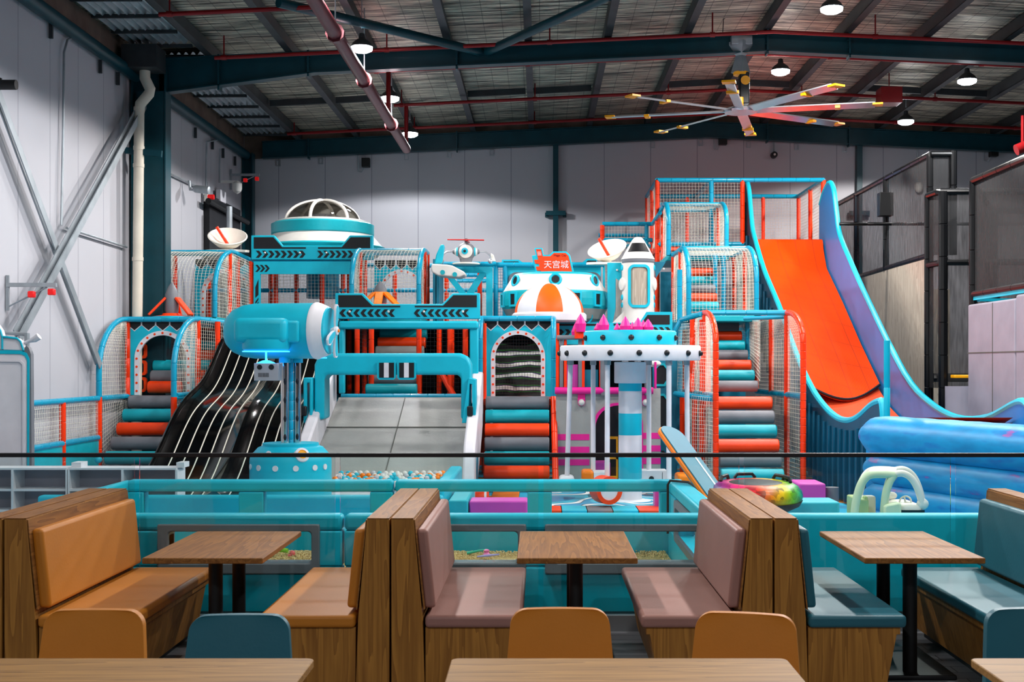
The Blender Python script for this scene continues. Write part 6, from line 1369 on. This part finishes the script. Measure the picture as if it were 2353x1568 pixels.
# tilted board
a_, c_ = P(1532, 986, 12.0), P(1662, 1168, 11.0); 
t = thing('tilted_board', 'long tilted board with orange rim leaning above the rainbow tube', 'board', tuple((a_+c_)/2-V(0,0,.3)))
dr = (c_-a_); Lb = dr.length; dr.normalize(); sd_ = V(.35,.9,.25); sd_ = (sd_-dr*sd_.dot(dr)).normalized(); nr = dr.cross(sd_).normalized(); mc = (a_+c_)/2
mpb = lambda p, q, s_: mc+dr*p+sd_*q+nr*s_
o_ = rrect(-Lb/2, Lb/2, -.14, .14, .12, 6)
b = MB(); b.prism(o_, mpb, -.02, .02); b.build('rim_board', 'amber', t, bevel=.008)
for s_ in (-1, 1): b = MB(); b.prism([(p*.985, q*.9) for p, q in o_], mpb, s_*.021, s_*.034); b.build('face_sheet', 'tealdark', t)
b = MB(); b.prism([(-Lb*.1,.05),(Lb*.35,.05),(Lb*.35,.07),(-Lb*.1,.07)], mpb, .034, .037); b.prism([(-Lb*.1,.05),(Lb*.35,.05),(Lb*.35,.07),(-Lb*.1,.07)], mpb, -.037, -.034); b.build('white_stripe', 'whitepad', t)
# soft blocks
def block(px0, px1, py0, py1, d, depth, k, la, nm='soft_block', z0=0, bev=.02):
    b = MB(); b.box(X(px0,d), X(px1,d), d, d+depth, z0, Z(py0,d)); b.build(nm, k, label=la, cat='soft block', bevel=bev, bseg=3)
block(1835, 1898, 1112, 1148, 13.2, .5, 'magenta', 'mauve pink soft block behind the rainbow tube')
block(1800, 1930, 1154, 1178, 11.6, .4, 'tealpad', 'low light teal soft block right of the rainbow tube')
b = MB(); b.tube([P(1912,1120,13.4), P(1912,1120,13.4)-V(0,0,.5)], .07, 20); toy(b, 'soft_cylinder', 'grey', 'grey soft cylinder right of the mauve pink block', 'soft block')
block(1078, 1212, 1152, 1180, 13.4, .4, 'magenta', 'long mauve pink soft block seen through the fence window')
block(1030, 1075, 1150, 1180, 13.3, 1.4, 'teal', 'teal padded bench left of the long mauve pink block', 'soft_bench')
q = P(1108, 1143, 16.9); b = MB(); 
b.tube([q-V(.09,.0,0), q+V(.03,0,0)], .08, 18, m=0); b.tube([q+V(.03,0,0), q+V(.06,0,0)], .081, 18, m=1); b.tube([q+V(.06,0,0), q+V(.09,0,0)], .08, 18, m=0); toy(b, 'soft_roll', ['orange','whitepad'], 'small orange roll with white stripe behind the long mauve block', 'soft block')
q = P(1140, 1148, 16.9); b = MB(); b.tube([q+V(-.06,0,-.0), q+V(-.02,0,-.03), q+V(.04,0,.02), q+V(.07,0,-.02), q+V(.03,.02,-.06)], .01, 6); toy(b, 'strap', 'cable', 'black strap lying right of the small orange roll', 'strap')
b = MB(); b.box(X(1125,16.8), X(1190,16.8), 15.6, 18.6, .0, .03); toy(b, 'orange_mat', 'amber', 'amber floor mat seen through the fence window', 'floor mat')
b = MB(); b.box(X(1502,16.4), X(1524,16.4), 16.2, 16.5, .0, .3); toy(b, 'soft_block', 'magenta', 'small pink soft block right of the carousel foot', 'soft block', bevel=.02)
b = MB(); b.sph(P(1502, 700, 20) if 0 else P(226, 1057, 18.3), .055, 12); toy(b, 'soft_ball', 'tealpad', 'small teal ball left of the lowest left stair rollers', 'ball')
# glass balustrade
d = 8.8
seams = [-150, 315, 776, 1243, 1704, 2190, 2660]
for i in range(len(seams)-1):
    x0, x1 = X(seams[i],d)+.018, X(seams[i+1],d)-.018
    b = MB(); b.box(x0, x1, d-.006, d+.006, .1, 1.21); b.build('glass_balustrade', 'glass', label='clear glass balustrade pane %s' % ['at the far left behind the first booth', 'behind the left booth table', 'behind the middle booth wall and pink seat', 'behind the middle table', 'behind the pink and teal booth wall', 'at the far right behind the teal booth'][i], cat='glass panel', group='panes of the glass balustrade')
b = MB(); b.box(X(-200,d), X(2700,d), d-.022, d+.022, 1.21, Z(1041.5,d)); b.build('handrail', 'black', label='black handrail along the top of the glass balustrade', cat='handrail', bevel=.004)
b = MB(); b.box(X(-200,d), X(2700,d), d-.03, d+.03, 0, .11); b.build('glass_channel', 'galv', label='metal floor channel holding the glass balustrade', cat='glass channel')
b = MB(); b.box(X(-200,d), X(2700,d), d+.1, d+.28, 0, .08); b.build('baseboard_front', 'black', kind='structure')
# ================================================================ DINING BOOTHS
def bench(label, xb, s, leather, d0=6.97, d1=8.66):
    """xb: centre plane of the back wall at the floor; s=+1 faces right, -1 faces left"""
    t = thing('booth_bench', label, 'booth bench', (xb+s*.25, (d0+d1)/2, 0))
    mp = lambda a, b_, t_: V(xb+s*a, t_, b_)
    # tapered back wall of timber
    b = MB(); b.prism([(0.003,0),(.19,0),(.175,.45),(.125,1.0),(.003,1.0)], mp, d0, d1); b.build('back_wall', 'woodz', t, bevel=.003)
    b = MB(); b.prism([(0.003,1.0),(.125,1.0),(.125,1.006),(.003,1.006)], mp, d0-.002, d1); b.build('top_cap', 'woody', t)
    b = MB(); b.prism([(.18,.5),(.187,.5),(.133,.995),(.127,.995)], mp, d0+.004, d1-.004); b.build('back_board', 'woody', t)
    # back cushion
    b = MB(); b.prism([(.176,.5),(.245,.5),(.2,.94),(.134,.94)], mp, d0+.04, d1-.04); b.build('back_cushion', leather, t, bevel=.022, bseg=4)
    # seat
    b = MB(); b.box(min(xb+s*.19, xb+s*.73), max(xb+s*.19, xb+s*.73), d0-.015, d1-.02, .40, .47); b.build('seat_cushion', leather, t, bevel=.022, bseg=4)
    b = MB(); b.prism([(.19,.05),(.62,.05),(.68,.36),(.70,.36),(.70,.4),(.19,.4)], mp, d0+.012, d1-.03); b.build('base', 'woodz', t, bevel=.002)
    b = MB(); b.prism([(.19,0),(.58,0),(.58,.05),(.19,.05)], mp, d0+.06, d1-.06); b.build('plinth', 'black', t)
bench('tan leather bench at the left end, facing the left table', -2.96-.0, 1, 'benchorange')
bench('dusty pink bench with only its back showing at the left edge', -2.968, -1, 'benchpink')
bench('tan leather bench backing the pink one, facing the left table', -.828, -1, 'benchorange')
bench('pink leather bench left of the middle table', -.822, 1, 'benchpink')
bench('pink leather bench right of the middle table', 1.29, -1, 'benchpink')
bench('dark teal leather bench left of the right table', 1.296, 1, 'benchteal')
bench('dark teal leather bench at the right edge', 3.2, -1, 'benchteal')
def booth_table(label, cx, wd=.69):
    t = thing('booth_table', label, 'table', (cx, 7.78, 0))
    b = MB(); b.box(cx-wd/2, cx+wd/2, 7.2, 8.37, .716, .75); b.build('tabletop', 'woody', t, bevel=.006)
    for y in (7.5, 8.08):
        b = MB(); b.tube([(cx,y,.03),(cx,y,.72)], .042, 18); b.build('table_leg', 'cable', t)
    b = MB(); b.box(cx-.06, cx+.06, 7.35, 8.2, .7, .722); b.build('top_bracket', 'cable', t)
    b = MB(); b.box(cx-.25, cx+.25, 7.4, 8.18, 0, .03); b.build('floor_plate', 'cable', t, bevel=.01)
booth_table('walnut booth table between the two tan benches', -1.925)
booth_table('walnut booth table between the two pink benches', .215)
booth_table('walnut booth table between the two dark teal benches', 2.2)
def front_table(label, x0, x1):
    y0, y1 = 3.95, 4.74; t = thing('dining_table', label, 'table', ((x0+x1)/2, (y0+y1)/2, 0))
    b = MB(); b.prism(rrect(x0, x1, y0, y1, .03, 3), XY, .72, .75); b.build('tabletop', 'woodx', t, bevel=.004)
    for s_ in (-1, 1):
        x = (x0+x1)/2+s_*(x1-x0)*.28; b = MB(); b.tube([(x,4.34,.03),(x,4.34,.72)], .04, 16); b.build('table_leg', 'cable', t)
    b = MB(); b.box((x0+x1)/2-.45, (x0+x1)/2+.45, 4.1, 4.6, 0, .03); b.build('floor_plate', 'cable', t, bevel=.01)
front_table('light walnut dining table along the bottom left edge', -2.1, X(724,4.74))
front_table('light walnut dining table along the bottom middle', X(1038,4.74), X(1806,4.74))
front_table('light walnut dining table at the bottom right corner', X(2226,4.74), 2.9)
def chair(label, cx, d, leather, rot=0, top=.815):
    t = thing('dining_chair', label, 'chair', (cx, d, 0)); t.rotation_euler = (0, 0, rot); L0 = V(cx, d, 0)
    # curved shell back: near side faces the camera
    def bk(u, v, off=0):
        a = lerp(-1, 1, u); z = lerp(.46, top, 1-(1-v)**1.8); r_ = .065
        hw = lerp(.235, .205, (z-.46)/(top-.46)); q = z-(top-r_)
        if q > 0: hw = hw-r_+sqrt(max(0, r_*r_-q*q))
        return L0+V(a*hw, lerp(.0, .06, (z-.46)/(top-.46))-.018*a*a+off, z)
    b = MB(); n, k = 24, 16
    fr = [bk(i/n, j/k, -.022) for j in range(k+1) for i in range(n+1)]; bc = [bk(i/n, j/k, .022) for j in range(k+1) for i in range(n+1)]
    N_ = n+1; fs = []
    for j in range(k):
        for i in range(n):
            q = j*N_+i; fs += [(q, q+1, q+1+N_, q+N_), (len(fr)+q, len(fr)+q+N_, len(fr)+q+N_+1, len(fr)+q+1)]
    bd = [i for i in range(n+1)]+[j*N_+n for j in range(1, k+1)]+[k*N_+i for i in range(n-1, -1, -1)]+[j*N_ for j in range(k-1, 0, -1)]
    for a, c in zip(bd, bd[1:]+bd[:1]): fs.append((a, len(fr)+a, len(fr)+c, c))
    b.add(fr+bc, fs); b.build('backrest', leather, t, sharp=70, bevel=.018, bseg=4)
    b = MB(); b.prism([(p+cx, q+d) for p, q in rrect(-.22, .22, -.44, 0.0, .07, 5)], XY, .41, .46); b.build('seat', leather, t, bevel=.015, bseg=3)
    for x, y in ((-.18,-.38),(.18,-.38),(-.18,-.05),(.18,-.05)):
        b = MB(); b.tube([(cx+x,d+y,.41),(cx+x*1.15,d+y*1.05+(.02 if y > -.2 else -.02),0)], .013, 10); b.build('leg', 'cable', t)
chair('tan leather chair pulled up to the bottom left table, leftmost', X(212,5.3), 5.3, 'benchorange', radians(0))
chair('dark teal chair pulled up to the bottom left table', X(545,5.3), 5.32, 'benchteal', radians(2), .79)
chair('tan leather chair facing straight on at the bottom middle table', X(1287,5.3), 5.3, 'benchorange', 0, .82)
chair('tan leather chair turned slightly at the bottom middle table', X(1712,5.3), 5.3, 'benchorange', radians(-14), .80)
chair('dark teal chair at the bottom right corner table', X(2385,5.3), 5.3, 'benchteal', 0, .82)
# soft seam gleam: a tiny brass stud on the pink bench
bpy.context.view_layer.update()
